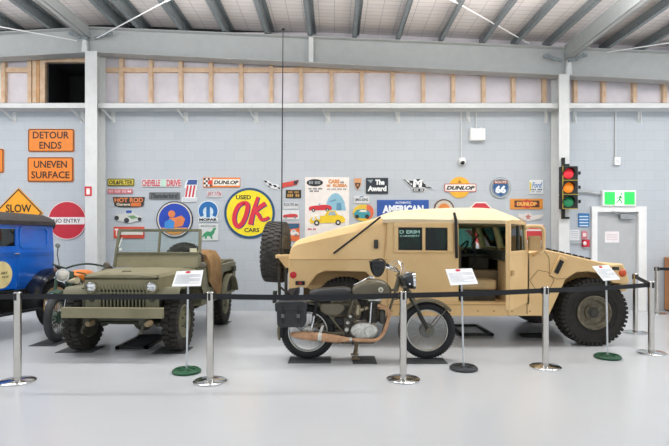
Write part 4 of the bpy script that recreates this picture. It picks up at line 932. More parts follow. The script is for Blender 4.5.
# wings
for s_ in (-1, 1):
    prof = [(-.37, .73), (-.345, .79), (-.30, .825), (.45, .825), (.60, .70), (.62, .56)]
    q = [(a, b) for a, b in prof] + [(a + (.02 if i > 2 else .018), b - .025 if 1 < i < 4 else b - .005) for i, (a, b) in reversed(list(enumerate(prof)))]
    o = MB(); a, b = (.46, .745) if s_ > 0 else (-.70, -.40); o.prism(q, a, b, 'yz'); jp(o, 'front_wing', M_OL, smooth=30)
    o = MB(); o.box(s_ * .46 - .02, s_ * .46 + .02, -.33, .62, .5, .82); jp(o, 'inner_wing', M_OLK)
# wheels
def jwheel(x, y, s_):
    c = Vector((x, y, .365)); w = MB(); tyre(w, c, (1, 0, 0), .372, .185, .205, 30, .022); t_ = jp(w, 'wheel', mat('#2a2823', .85, var=.3, scale=9, bump=.3), smooth=40)
    r = MB(); r.lathe([(.215, -.07), (.215, .07), (.21, .085), (.195, .085), (.185, .05), (.14, .04), (.10, .07), (.06, .075), (.05, .12), (0, .125), (0, -.07)], c, (s_, 0, 0), 32); rm = jp(r, 'rim', M_OL, t_)
    r = MB()
    for k in range(5): th = 2 * PI * k / 5; r.lathe([(0, .09), (.014, .085), (.014, .04), (0, .04)], c + Vector((0, .085 * math.cos(th), .085 * math.sin(th))), (s_, 0, 0), 6)
    jp(r, 'wheel_nut', M_OLK, rm)
for y in (0, 2.08):
    jwheel(-.62, y, -1); jwheel(.615, y, 1)
o = MB()
for y in (0, 2.08): o.tube([(-.55, y, .36), (.55, y, .36)], .04); o.ell((.16, y, .36), .13, .12, .12)
o.tube([(-.5, -.12, .36), (.5, -.12, .36)], .014); o.tube([(-.15, .2, .42), (-.15, 2.0, .42)], .03)
for x in (-.36, .36):
    for k in range(4): o.bar((x, -.42 + .05 * k, .40 - .012 * k), (x, .42 - .05 * k, .40 - .012 * k), .05, .01)
    o.box(x - .03, x + .03, -.04, .04, .3, .42); o.tube([(x, -.5, .38), (x, -.56, .33), (x, -.54, .30)], .016)
o.box(-.3, .32, .1, .7, .30, .55)
for s_ in (-1, 1):
    for y in (0, 2.08): o.lathe([(0, .04), (.16, .04), (.20, .02), (.203, -.02), (0, -.02)], (s_ * .54, y, .365), (-s_, 0, 0), 24)
jp(o, 'axle', M_OLK)
o = MB()
for x in (-.36, .36):
    o = MB(); o.lathe([(0, .07), (.03, .06), (.04, 0), (.04, -.05), (0, -.05)], (x + .04, -.44, .40), (0, -1, 0), 14)
    jp(o, 'shackle', mat('#8b7a5c', .6, var=.2))
# body tub
tubp = [(.60, .48), (.60, 1.0), (.80, 1.0), (.90, .76), (1.0, .70), (1.45, .70), (1.58, .76), (1.66, 1.0), (2.62, 1.0), (2.62, .62), (2.52, .62), (2.48, .78), (2.38, .88), (1.80, .88), (1.70, .78), (1.64, .48)]
for s_ in (-1, 1):
    o = MB(); a = s_ * .70 + .02; o.prism(tubp, a - .015, a + .015, 'yz'); jp(o, 'body_side', M_OL, smooth=30)
    o = MB(); x0, x1 = sorted((s_ * .42 + .02, s_ * .70 + .02)); o.box(x0, x1, 1.68, 2.6, .88, .91); o.box(min(s_ * .42, s_ * .44) + .02, max(s_ * .42, s_ * .44) + .02, 1.68, 2.6, .5, .9); jp(o, 'inner_arch', M_OL)
    o = MB(); o.tube([(s_ * .70 + .02, 1.66, 1.0), (s_ * .70 + .02, 2.62, 1.0)], .018, 8); jp(o, 'body_rail', M_OL)
    o = MB()
    q2 = arc(2.08, .365, .44, 20, 160, 12); q3 = arc(2.08, .365, .47, 160, 20, 12); o.prism(q2 + q3, min(s_ * .70, s_ * .79) + .02, max(s_ * .70, s_ * .79) + .02, 'yz'); jp(o, 'rear_wing', M_OL)
o = MB(); o.box(-.68, .72, .6, 2.62, .48, .52); o.box(-.68, .72, 2.58, 2.62, .5, 1.0); o.box(-.66, .70, .62, .66, .5, 1.0); jp(o, 'body_floor', M_OL)
o = MB(); o.box(.745, .80, 2.3, 2.42, .86, .95); jp(o, 'rear_handle', M_OLK, bevel=.01)
# windscreen
wy0, wy1 = .74, .87; z0, z1, zm = 1.01, 1.545, 1.215; xa, xb = -.585, .655
def wy(z): return wy0 + (wy1 - wy0) * (z - z0) / (z1 - z0)
def wx(x, z): return x * (1 - .035 * (z - z0) / (z1 - z0)) 
W3 = lambda x, z: (wx(x, z), wy(z), z)
o = MB()
for a, b, w in (((xa, z0), (xa, z1), .035), ((xb, z0), (xb, z1), .04), ((xa - .015, z1), (xb + .015, z1), .04), ((xa, zm), (xb, zm), .03)):
    o.bar(W3(*a), W3(*b), w, .035, (0, 1, 0))
o.bar(W3(.045, zm), W3(.045, z1), .03, .03, (0, 1, 0)); wf = jp(o, 'windscreen_frame', M_OL, bevel=.005)
o = MB(); o.loft([[Vector(W3(x, z)) + Vector((0, dy, 0)) for x, dy in ((xa, 0), (xb, 0), (xb, .015), (xa, .015))] for z in (z0, zm)]); jp(o, 'windscreen_panel', M_OLL, wf)
for a, b in ((xa + .015, .03), (.06, xb - .015)):
    o = MB(); o.loft([[Vector(W3(x, z)) + Vector((0, dy, 0)) for x, dy in ((a, .004), (b, .004), (b, .009), (a, .009))] for z in (zm + .015, z1 - .02)]); jp(o, 'pane', glass('#eef3f1', 1.0, .03, 1.12), wf)
o = MB(); p = W3(.56, 1.255); o.box(p[0] - .05, p[0] + .05, p[1] - .006, p[1], 1.22, 1.285); jp(o, 'label_card', mat('#e4e2c4', .6), wf)
o = MB(); p = W3(-.53, 1.27); o.lathe([(0, .004), (.022, .004), (.022, 0), (0, 0)], (p[0], p[1] - .004, p[2]), (0, -1, 0), 14); o.tube([W3(-.56, 1.3), W3(-.53, 1.44)], .008); jp(o, 'wiper', mat('#e6e8e2', .5), wf)
for x, nm in ((-.655, 0), (.735, 1)):
    o = MB(); o.lathe([(0, .03), (.035, .028), (.048, .012), (.048, 0), (0, -.02)], (x, .66, 1.045), (0, -1, 0), 22); o.tube([(x, .68, 1.045), (x * .93, .72, 1.02)], .012); jp(o, 'round_mirror', mat('#6a6357', .6))
o = MB(); o.tube(spline([(.66, .74, 1.22), (.71, .72, 1.18), (.72, .70, 1.11), (.71, .69, 1.07)]), .012); jp(o, 'hose', M_BLACK)
# seats, canvas, steering, spare
M_CAN = mat('#a58254', .85, hex2='#8a6640', scale=6, bump=.4, bscale=14)
for x0, x1 in ((-.6, -.12), (.2, .64)):
    o = MB(); o.box(x0, x1, 1.25, 1.66, .70, .80); s_ = jp(o, 'seat', M_OL, bevel=.03)
    o = MB(); o.box(x0, x1, 1.62, 1.70, .78, 1.14); jp(o, 'backrest', M_OL, s_, bevel=.03)
rings = []
for i in range(9):
    t = i / 8; y = .93 + t * .62; top = 1.20 + .07 * math.sin(PI * t) + .012 * math.sin(9 * t); bot = .80 - .34 * t + .10 * max(0, t - .75) * 4 + .0
    rings.append([Vector((x, y, z)) for x, z in ((.42, top - .16), (.47, top - .02), (.58, top), (.70, top - .015), (.745 + .012 * math.sin(8 * t), top - .10), (.775 + .015 * math.sin(11 * t), .95), (.765 + .012 * math.sin(7 * t), (.95 + bot) / 2), (.75, bot), (.735, bot), (.735, .95), (.70, top - .12), (.58, top - .14))])
o = MB(); o.loft(rings); jp(o, 'canvas_cover', M_CAN, smooth=60)
o = MB(); cc = Vector((.36, 1.12, 1.08)); ax = Vector((0, -.85, .5)).normalized(); o.lathe([(.19 + .011 * math.cos(t * PI / 4), .011 * math.sin(t * PI / 4)) for t in range(8)], cc, ax, 32, closed=True); o.tube([cc, cc + ax * .45 - Vector((0, 0, .5))], .018); o.tube([cc - Vector((.19, 0, 0)), cc + Vector((.19, 0, 0))], .01); jp(o, 'steering_wheel', M_BLACK)
w = MB(); tyre(w, (-.22, 2.72, .99), (0, 1, 0), .365, .17, .205, 30, .02); sp = jp(w, 'spare_wheel', mat('#4a4845', .8, var=.2), smooth=40)
o = MB(); o.lathe([(.21, -.06), (.21, .06), (.19, .06), (.14, .03), (0, .04), (0, -.06)], (-.22, 2.72, .99), (0, -1, 0), 28); jp(o, 'rim', M_OL, sp)
o = MB(); o.tube(spline([(.2, 1.9, 1.05), (.5, 1.95, 1.06), (.68, 2.2, 1.05), (.70, 2.55, 1.04)]), .022); o.tube([(.66, 1.7, 1.02), (.66, 2.5, 1.05)], .02); jp(o, 'hood_bow', M_OL)
# ---------------------------------------------------------------- mats and drip trays
def mat_at(u, v, sx, sy, label, rz=0, name='rubber_mat'):
    Y = CAMZ * F / (v - HOR); o = MB(); o.box(-sx / 2, sx / 2, -sy / 2, sy / 2, .0, .006)
    for k in range(5): y = -sy / 2 + sy * (k + .5) / 5; o.box(-sx / 2 + .01, sx / 2 - .01, y - .006, y + .006, .006, .008)
    r = root_mesh(o, name, mat('#4a4d4f', .8, var=.15, scale=12), label, 'mat', (px(u, v, Y).x, Y, 0)); r.rotation_euler = (0, 0, rz); return r
mat_at(81, 349.5, .46, .40, 'dark rubber mat under the left front tyre of the olive army car')
mat_at(173, 350.5, .42, .40, 'dark rubber mat under the right front tyre of the olive army car')
mat_at(219, 323, .36, .36, 'dark rubber mat under the rear tyre of the olive army car')
mat_at(52, 342.5, .36, .5, 'dark rubber mat under the front wheel of the green motorcycle')
def tray(x0, x1, y0, y1, label, bars):
    o = MB(); cx, cy = (x0 + x1) / 2, (y0 + y1) / 2; x0 -= cx; x1 -= cx; y0 -= cy; y1 -= cy
    if not bars: pass
    o.box(x0, x1, y0, y0 + .05, 0, .035); o.box(x0, x1, y1 - .05, y1, 0, .035); o.box(x0, x0 + .05, y0, y1, 0, .035); o.box(x1 - .05, x1, y0, y1, 0, .035)
    r = root_mesh(o, 'drip_tray', M_BLACK, label, 'tray', (cx, cy, 0))
    p = MB(); p.box(x0 + .04, x1 - .04, y0 + .04, y1 - .04, .001, .008)
    for k in range(bars): y = y0 + (y1 - y0) * (k + 1) / (bars + 1); p.box(x0 + .05, x1 - .05, y - .012, y + .012, .008, .03)
    p.build('tray_floor', mat('#26282a', .5) if bars else mat('#8e9396', .35), r)
tray(-2.86, -2.44, 6.78, 7.66, 'black ribbed drip tray on the floor under the olive army car', 6)
tray(1.86, 2.36, 7.70, 8.56, 'black open drip tray on the floor under the tan truck doors', 0)
o = MB(); o.box(-.17, .17, -.1, .1, 0, .04); root_mesh(o, 'wheel_chock', M_DARK, 'dark wheel chock behind the front tyre of the tan truck', 'chock', (2.92, 7.65, 0), bevel=.01)

# ---------------------------------------------------------------- olive motorcycle in front
MY = 6.23
mt = thing('motorcycle', 'old olive military motorcycle with rusty exhaust and black pannier', 'motorcycle', (0.4, MY, 0))
def Q(u, v, dy=0.0):
    p = px(u, v, MY); return Vector((p.x, MY + dy, p.z))
def mp_(mb, name, m, parent=None, **kw): return mb.build(name, m, parent or mt, world=True, **kw)
def Q2(u, v, dy=0.0): return px(u, v, MY + dy)
M_MOL = mat('#665f4c', .34, hex2='#565040', scale=5)
M_ALU = mat('#dadad4', .3, metal=.6, hex2='#a9a9a2', scale=14)
M_RUST = mat('#c9a07c', .65, hex2='#a87a58', scale=11, bump=.2)
M_ENG = mat('#4a4843', .5, metal=.4, var=.3, scale=20)
M_RIMC = mat('#b9b9b4', .28, metal=.85, var=.1)
def mwheel(u, drum, sc=1.0):
    c = Q(u, 0); c.z = .302 * sc
    w = MB(); prof = [(.302 * sc - .047 + .047 * math.cos(t), .047 * math.sin(t)) for t in [2 * PI * k / 14 for k in range(14)]]; w.lathe(prof, c, (0, 1, 0), 56, closed=True)
    for k in range(60):
        th = 2 * PI * k / 60; a = Vector((math.cos(th), 0, math.sin(th))); tn = Vector((-a.z, 0, a.x)); M = Matrix(((0, tn.x, a.x, c.x), (1, 0, 0, c.y), (0, tn.z, a.z, c.z), (0, 0, 0, 1)))
        w.box(-.028, .028, -.009, .009, .302 * sc - .006, .302 * sc + .0015, M)
    t_ = mp_(w, 'wheel', mat('#1d1e20', .75, var=.2, scale=20), smooth=50)
    r = MB(); r.lathe([(.222 * sc + a_, b_) for a_, b_ in ((0, -.03), (0, .03), (-.01, .03), (-.015, .012), (-.015, -.012), (-.01, -.03))], c, (0, 1, 0), 56, closed=True); rm = mp_(r, 'rim', M_RIMC, t_)
    s_ = MB(); spokes(s_, c, (0, 1, 0), .05, .222 * sc - .01, 36, .0014, .035); mp_(s_, 'spokes', M_RIMC, t_)
    h = MB(); rr = .085 if drum else .06; h.lathe([(0, -.065), (.025, -.065), (.03, -.05), (rr, -.045), (rr + .005, -.02), (.04, -.015), (.04, .04), (rr, .045), (0, .06)], c, (0, 1, 0), 32); mp_(h, 'hub', M_ALU if not drum else mat('#6a6a64', .45, metal=.5), t_)
    return t_
mwheel(426.6, True, 1.12); mwheel(308, False, 1.07)
# frame
o = MB(); r_ = .016
o.tube([Q(398, 283), Q(388, 316), Q(381, 338)], r_); o.tube([Q(396, 290), Q(352, 299)], r_); o.tube([Q(353, 300, -.05), Q(347, 320, -.06), Q(343.5, 334, -.06)], r_); o.tube([Q(353, 300, .05), Q(343.5, 334, .06)], r_)
for d in (-.085, .085):
    o.tube([Q(352, 299, d * .6), Q(325, 300, d), Q(296, 302, d)], .012); o.tube([Q(344, 333, d), Q(330, 316, d), Q(318, 302, d)], .012); o.tube([Q(381, 338, d * .6), Q(372, 342, d), Q(345, 342, d), Q(343, 334, d)], .014)
    o.tube([Q(345, 333, d), Q(325, 332.5, d), Q(307.5, 334, d)], .017)
o.tube([Q(399.5, 277), Q(395.5, 292)], .03)
mp_(o, 'frame', M_MOL)
# forks, yokes, mudguards
for d in (-.085, .085):
    o = MB(); o.tube([Q(398.5, 276, d), Q(414, 304, d)], .024, 14); o.tube([Q(413, 302, d), Q(428, 332, d)], [.021, .021], 12)
    f_ = mp_(o, 'fork_leg', mat('#23241f', .45, var=.2))
    o = MB(); o.tube([Q(407.5, 291, d), Q(414.4, 304, d)], .027, 14); o.lathe([(0, -.03), (.028, -.03), (.028, .03), (0, .03)], Q(426.8, 330, d), (0, 1, 0), 14); mp_(o, 'fork_collar', M_MOL, f_)
o = MB(); o.bar(Q(399, 276.5, -.11), Q(399, 276.5, .11), .06, .02); o.bar(Q(403, 287, -.11), Q(403, 287, .11), .06, .025); mp_(o, 'fork_yoke', M_MOL, bevel=.005)
def guard(u, a0, a1, R0, name, m, z=.302):
    c = Q(u, 0); o = MB(); rings = []
    for i in range(25):
        th = math.radians(a0 + (a1 - a0) * i / 24); rr = []
        for y, dr in ((-.068, -.026), (-.062, -.004), (-.03, .010), (0, .014), (.03, .010), (.062, -.004), (.068, -.026), (.06, -.010), (0, .008), (-.06, -.010)): rr.append(Vector((c.x + (R0 + dr) * math.cos(th), MY + y, z + (R0 + dr) * math.sin(th))))
        rings.append(rr)
    o.loft(rings); return mp_(o, name, m)
guard(426.6, 40, 150, .372, 'front_mudguard', M_MOL, .338); guard(308, 25, 196, .358, 'rear_mudguard', M_MOL, .323)
o = MB(); o.box(Q(279, 0).x, Q(283.2, 0).x, MY - .06, MY + .06, Q(0, 337).z, Q(0, 322).z); mp_(o, 'mud_flap', M_BLACK)
for d in (-.07, .07):
    o = MB(); o.tube([Q(428, 331, d), Q(446, 308.5, d)], .006, 6); mp_(o, 'mudguard_stay', M_MOL)
    o = MB(); o.tube([Q(307.5, 334, d), Q(284, 318, d)], .006, 6); mp_(o, 'mudguard_stay', M_MOL)
# tank
tk = [(351.2, 294, 292, .05), (352.5, 298.4, 287.2, .09), (358, 300, 284, .115), (366, 301, 281.0, .13), (374, 301, 278.8, .135), (381, 300, 279.6, .132), (386.5, 298, 282.6, .115), (390, 296, 286.6, .085), (391.4, 293, 289.4, .04)]
rings = []
for u, vb, vt, hw in tk:
    a, b = Q(u, vb), Q(u, vt); rr = []
    for k in range(16):
        t = 2 * PI * k / 16; cs, sn = math.cos(t), math.sin(t); rr.append(Vector((a.x, MY + hw * math.copysign(abs(cs) ** .7, cs), (a.z + b.z) / 2 + (b.z - a.z) / 2 * math.copysign(abs(sn) ** .75, sn))))
    rings.append(rr)
o = MB(); o.loft(rings); tank = mp_(o, 'fuel_tank', M_MOL, smooth=60, sub=1)
o = MB(); o.lathe([(0, .006), (.03, .006), (.03, -.02), (0, -.02)], Q(379.8, 289.4, -.137), (0, -1, 0), 22); mp_(o, 'tank_badge', mat('#d8d4c4', .4), tank)
o = MB(); o.prism([(Q(379.8 + a, 0).x, Q(0, 289.6 + b).z) for a, b in ((0, -1.6), (1.2, 1), (-1.2, 1))], MY - .146, MY - .142); mp_(o, 'badge_mark', M_MOL, tank)
o = MB(); o.lathe([(0, .02), (.03, .018), (.033, 0), (0, 0)], Q(372, 279), (0, 0, 1), 18); mp_(o, 'filler_cap', M_CHROME, tank)
o = MB(); o.tube(spline([Q(353.4, 285, -.09), Q(360, 282, -.09), Q(367, 278.4, -.08), Q(371, 276, -.06)]), .008, 6); mp_(o, 'tank_trim', M_CHROME, tank)
# seat
rings = []
for u, vb, vt, hw in ((309, 299, 293, .06), (311, 300, 290.5, .10), (320, 300.5, 289, .12), (332, 300.5, 288, .125), (344, 300.5, 287.4, .115), (350.5, 299.5, 288.4, .09), (352, 298, 291, .06)):
    a, b = Q(u, vb), Q(u, vt); rings.append([Vector((a.x, MY + hw * y, a.z + (b.z - a.z) * z)) for y, z in ((-1, 0), (-1.02, .5), (-.85, .92), (-.4, 1), (.4, 1), (.85, .92), (1.02, .5), (1, 0))])
o = MB(); o.loft(rings); mp_(o, 'saddle', mat('#222326', .45, var=.2), smooth=60)
# engine
ec = Q(363.5, 330)
o = MB(); o.prism([(Q(u, 0).x, Q(0, v).z) for u, v in arc(363.5, 330, 14, 0, 360, 28, 8.2)[:-1]], MY - .13, MY + .13); cr = mp_(o, 'crankcase', M_ALU, bevel=.022, seg=3)
o = MB(); o.lathe([(0, .018), (.05, .014), (.058, 0), (0, 0)], Q(368.5, 330, -.13), (0, -1, 0), 26); o.lathe([(0, .012), (.036, .01), (.042, 0), (0, 0)], Q(357.5, 331, -.13), (0, -1, 0), 24)
for k in range(9): t = 2 * PI * k / 9; o.lathe([(0, .01), (.006, .009), (.006, 0), (0, 0)], Q(363.5 + 12.2 * math.cos(t), 330 + 6.6 * math.sin(t), -.13), (0, -1, 0), 6)
mp_(o, 'timing_cover', M_ALU, cr)
o = MB(); o.box(Q(343, 0).x, Q(354, 0).x, MY - .10, MY + .12, Q(0, 337).z, Q(0, 317).z); gb = mp_(o, 'gearbox', M_ENG, bevel=.03, seg=3)
o = MB()
for u, v, r0 in ((346.5, 329, .03), (347.5, 322, .022), (350, 316, .02)): o.lathe([(0, .02), (r0 * .7, .018), (r0, 0), (0, 0)], Q(u, v, -.10), (0, -1, 0), 18)
mp_(o, 'gearbox_cap', M_ALU, gb)
o = MB(); a, b = Q(372.5, 323), Q(374.2, 301); d_ = (b - a).normalized(); L = (b - a).length
o.lathe([(.05, 0), (.05, L)], a, d_, 20)
for k in range(11): h = L * (.08 + .085 * k); o.lathe([(.05, h), (.085, h), (.085, h + .007), (.05, h + .007)], a, d_, 24, closed=True)
cy = mp_(o, 'cylinder', mat('#54524c', .5, metal=.4, var=.2))
o = MB(); o.box(b.x - .08, b.x + .08, MY - .075, MY + .075, b.z - .01, b.z + .045); mp_(o, 'cylinder_head', M_ALU, cy, bevel=.02, seg=3)
o = MB(); o.tube([Q(369.4, 322.5, -.085), Q(371, 302, -.085)], .011, 10); mp_(o, 'pushrod_tube', M_CHROME, cy)
o = MB(); o.lathe([(0, -.05), (.03, -.05), (.034, -.02), (.028, .02), (.034, .05), (.02, .075), (0, .075)], Q(357.8, 311, -.03), (.1, 0, 1), 18); o.tube([Q(359, 311, -.03), Q(368, 308, -.03)], .022); cb = mp_(o, 'carburettor', mat('#a59a80', .4, metal=.6, var=.2))
o = MB(); o.tube(spline([Q(357.8, 305, -.05), Q(362, 303, -.07), Q(364, 312, -.09), Q(361, 320, -.1)]), .006, 6); o.tube(spline([Q(366, 318, -.1), Q(358, 319, -.1), Q(351, 313, -.09)]), .006, 6); mp_(o, 'fuel_line', M_BLACK, cb)
o = MB(); o.box(Q(379, 0).x, Q(385, 0).x, MY - .08, MY + .04, Q(0, 324).z, Q(0, 310).z); mp_(o, 'magneto', M_ENG, bevel=.02)
# side cover, shocks, chain guard
o = MB(); o.prism([(Q(u, 0).x, Q(0, v).z) for u, v in ((319.6, 306), (322, 303), (340, 303), (344, 305), (344.4, 309), (340, 314), (336, 315.6), (326, 314.6), (320.6, 311))], MY - .115, MY - .05); mp_(o, 'side_cover', M_MOL, bevel=.018, seg=3)
o = MB(); o.prism([(Q(u, 0).x, Q(0, v).z) for u, v in ((326, 318), (344, 318), (344, 326), (330, 325))], MY - .06, MY + .06); mp_(o, 'battery_box', M_BLACK, bevel=.01)
for d in (-.105, .105):
    o = MB(); o.tube([Q(317.4, 301, d), Q(314.4, 315, d)], .021, 12); s_ = mp_(o, 'shock_absorber', M_BLACK)
    o = MB(); o.tube([Q(314.4, 315, d), Q(311.8, 328.5, d)], .015, 12); mp_(o, 'damper_rod', M_CHROME, s_)
o = MB(); o.bar(Q(345, 327, .1), Q(308, 328, .1), .03, .05); mp_(o, 'chain_guard', M_MOL)
# exhaust
o = MB(); q = spline([Q2(378, 306.5, -.07), Q2(384, 307.6, -.10), Q2(388.4, 311.6, -.12), Q2(388.8, 318, -.13), Q2(386, 328, -.14), Q2(382, 336, -.15), Q2(376.5, 340.4, -.17), Q2(368, 341.2, -.18), Q2(346, 340.2, -.19)])
o.tube(q, .0215, 14); ex = mp_(o, 'exhaust_pipe', M_RUST)
o = MB(); o.tube([Q2(350, 340.2, -.19), Q2(345, 340.2, -.19), Q2(338, 339.8, -.195), Q2(320, 337.8, -.20), Q2(303, 336.3, -.2), Q2(294.5, 335.4, -.2), Q2(290.6, 335, -.2)], [.022, .03, .044, .05, .047, .034, .018], 18); mp_(o, 'silencer', M_RUST, ex)
o = MB(); a, b = Q2(321.5, 338, -.2), Q2(318, 337.6, -.2); o.tube([a, b], .053, 18); mp_(o, 'clamp', M_ALU, ex); o = MB(); a, b = Q2(352, 340.2, -.19), Q2(349.5, 340.2, -.19); o.tube([a, b], .027, 14); mp_(o, 'clamp', M_ALU, ex); o = MB(); o.bar(Q2(320, 334, -.18), Q2(323, 326, -.1), .03, .006, (0, 1, 0)); mp_(o, 'hanger', M_ALU, ex)
# stand, footrest
o = MB()
for d in (-.10, .10): o.tube([Q(357, 340, d * .8), Q(356, 350, d), Q(354.6, 357.2, d * 1.3)], .018, 10); o.tube([Q(351, 357.4, d * 1.3), Q(359, 357.4, d * 1.3)], .012, 8)
o.tube([Q(356, 350, -.10), Q(356, 350, .10)], .012); mp_(o, 'centre_stand', mat('#6f6048', .6, var=.3))
o = MB(); o.tube([Q(352, 339, -.1), Q(352, 339, -.3)], .014); o.tube([Q(347, 333, -.1), Q(349, 330, -.18), Q(352, 320, -.2)], .009, 8); mp_(o, 'footrest', M_BLACK)
# handlebar, levers, headlamp
o = MB()
for s_ in (-1, 1): o.tube(spline([Q(398, 275.5, 0), Q(398.5, 273.5, s_ * .07), Q(396, 270, s_ * .16), Q(390, 266.6, s_ * .26), Q(384, 264.2, s_ * .32)]), .0125, 10)
hb = mp_(o, 'handlebar', M_CHROME)
for s_ in (-1, 1):
    o = MB(); o.tube([Q(386, 265, s_ * .30), Q(378.5, 262.2, s_ * .37)], .018, 12); mp_(o, 'grip', M_BLACK, hb)
    o = MB(); o.tube(spline([Q(392, 268, s_ * .24), Q(394, 271, s_ * .28), Q(388, 268.6, s_ * .36), Q(381.5, 266, s_ * .41)]), .006, 8); o.tube(spline([Q(391, 267.4, s_ * .24), Q(399, 262, s_ * .2), Q(402.5, 268, s_ * .12), Q(402, 281, s_ * .06)]), .005, 6); mp_(o, 'lever', M_CHROME, hb)
o = MB(); c = Q(413.2, 281.4); o.lathe([(0, -.16), (.04, -.155), (.075, -.12), (.094, -.06), (.1, 0), (0, 0)], c, (1, 0, .06), 32); hl = mp_(o, 'headlamp', mat('#2c2f33', .3, var=.1))
o = MB(); o.lathe([(.1, -.012), (.106, 0), (.104, .018), (.09, .024), (.09, 0)], c, (1, 0, .06), 32, closed=True); mp_(o, 'headlamp_rim', M_CHROME, hl)
o = MB(); o.lathe([(0, .045), (.05, .036), (.09, .016), (0, .01)], c, (1, 0, .06), 32); mp_(o, 'lens', M_LEAD, hl)
o = MB(); o.lathe([(0, .02), (.03, .018), (.034, 0), (0, 0)], Q(407.5, 273.8), (-.2, 0, 1), 18); o.lathe([(0, .01), (.012, .008), (.012, 0), (0, 0)], Q(408.6, 284, -.095), (0, -1, 0), 12); mp_(o, 'gauge', M_CHROME, hl)
o = MB()
for s_ in (-.08, .08): o.tube(spline([Q(401, 279, s_ * .6), Q(404, 292, s_ * .3), Q(396, 300, 0), Q(390, 297, 0)]), .006, 6)
mp_(o, 'cable', M_BLACK)
# pannier
def QP(u, v, d=0): p = px(u, v, MY - .3); return Vector((p.x, MY + d, p.z))
o = MB(); sy0, sy1 = MY - .30, MY - .15
o.prism([(px(u, v, MY - .3).x, px(0, v, MY - .3).z) for u, v in ((276.4, 309), (305.6, 308.4), (305.4, 325.6), (303, 328.2), (279.4, 328.4), (277, 326))], sy0, sy1); pn = mp_(o, 'pannier', mat('#2b2d30', .55, var=.15, scale=10, bump=.15), bevel=.014, seg=3)
o = MB(); o.prism([(px(u, v, MY - .3).x, px(0, v, MY - .3).z) for u, v in ((274.8, 304.2), (279, 302.2), (302, 301.6), (306.8, 303.4), (306.8, 311.6), (275.2, 312.6))], sy0 - .012, sy1 + .01); mp_(o, 'lid', mat('#26282b', .5, var=.15, scale=10), pn, bevel=.014, seg=3)
for u in (283, 298.4):
    o = MB(); a, b = QP(u - 1, 324), QP(u + 1, 306); o.box(a.x, b.x, sy0 - .02, sy0, a.z, b.z); st = mp_(o, 'strap', M_BLACK, pn)
    o = MB(); a, b = QP(u - 1.6, 318.4), QP(u + 1.6, 314.6); o.box(a.x, b.x, sy0 - .026, sy0 - .012, a.z, b.z); mp_(o, 'buckle', mat('#6d6f70', .35, metal=.8), st)
o = MB(); o.tube(spline([QP(285, 302.2, -.22), QP(287, 300.6, -.22), QP(294, 300.4, -.22), QP(296, 302, -.22)]), .008, 6); mp_(o, 'handle', M_BLACK, pn)
# far pannier
o = MB(); o.prism([(Q(u, 0).x, Q(0, v).z) for u, v in ((276.4, 303), (305.6, 303), (305.4, 325.6), (303, 328.2), (279.4, 328.4), (277, 326))], MY + .15, MY + .30); mp_(o, 'pannier', mat('#2b2d30', .55, var=.15, scale=10, bump=.15), bevel=.014, seg=3)
o = MB(); o.lathe([(0, .03), (.03, .026), (.036, 0), (0, 0)], Q(281.6, 313), (-1, 0, .3), 18); mp_(o, 'tail_lamp', mat('#7a1e20', .3))
mt.location.z += .009
# helmet hung on near grip
hmc = px(377.6, 261.6, 5.83)
t = thing('helmet', 'black open helmet hung upside down on the motorcycle handlebar', 'helmet', hmc)
n = 28; o = MB(); prof = []
for k in range(9): a = PI / 2 * k / 8; prof.append((.092 * math.cos(a), -.175 * math.sin(a)))
o.lathe(prof[:-1] + [(0, -.175)] + [(0, -.16)] + [(.082 * math.cos(PI / 2 * k / 8), -.16 * math.sin(PI / 2 * k / 8)) for k in range(7, -1, -1)], hmc, (0, 0, 1), n, closed=True); o.build('shell', mat('#1b1c1f', .25, var=.1), t, world=True)
o = MB(); o.lathe([(.09 + .008 * math.cos(2 * PI * k / 8), .008 * math.sin(2 * PI * k / 8)) for k in range(8)], hmc, (0, 0, 1), n, closed=True); o.build('rim', M_BLACK, t, world=True)
o = MB(); o.tube(spline([hmc + Vector((-.08, 0, 0)), hmc + Vector((-.02, .02, .02)), hmc + Vector((.04, 0, .03)), hmc + Vector((.085, 0, 0))]), .008, 6); o.build('chin_strap', mat('#3a3a36', .7), t, world=True)
mat_at(310, 360, .50, .34, 'dark steel plate under the rear wheel of the olive motorcycle', name='floor_plate')
mat_at(364, 360, .28, .40, 'dark steel plate under the centre stand of the olive motorcycle', name='floor_plate')
mat_at(424, 361, .50, .30, 'dark steel plate under the front wheel of the olive motorcycle', name='floor_plate')

# ---------------------------------------------------------------- green vintage motorcycle beside the army car
gt = thing('motorcycle', 'green vintage motorcycle with round headlamp and orange tank behind the army car', 'motorcycle', (-3.86, 7.22, .011), math.radians(3))
M_GRN = mat('#3f5a48', .35, hex2='#2f4638', scale=6)
def gp(mb, name, m, parent=None, **kw): return mb.build(name, m, parent or gt, **kw)
for y in (.02, 1.42):
    c = Vector((0, y, .33)); w = MB(); w.lathe([(.275 + .055 * math.cos(2 * PI * k / 14), .05 * math.sin(2 * PI * k / 14)) for k in range(14)], c, (1, 0, 0), 56, closed=True); w_ = gp(w, 'wheel', mat('#3a3c3e', .75, var=.2), smooth=50)
    r = MB(); r.lathe([(.235, -.035), (.235, .035), (.222, .035), (.215, 0), (.222, -.035)], c, (1, 0, 0), 48, closed=True); gp(r, 'rim', mat('#4e5a50', .4), w_)
    r = MB(); spokes(r, c, (1, 0, 0), .05, .222, 36, .003, .035); gp(r, 'spokes', mat('#e2dedb', .3, metal=.5), w_)
    r = MB(); r.lathe([(0, -.06), (.09, -.05), (.09, .03), (.07, .045), (.03, .06), (0, .07)], c, (1, 0, 0), 28); gp(r, 'hub', M_GRN, w_)
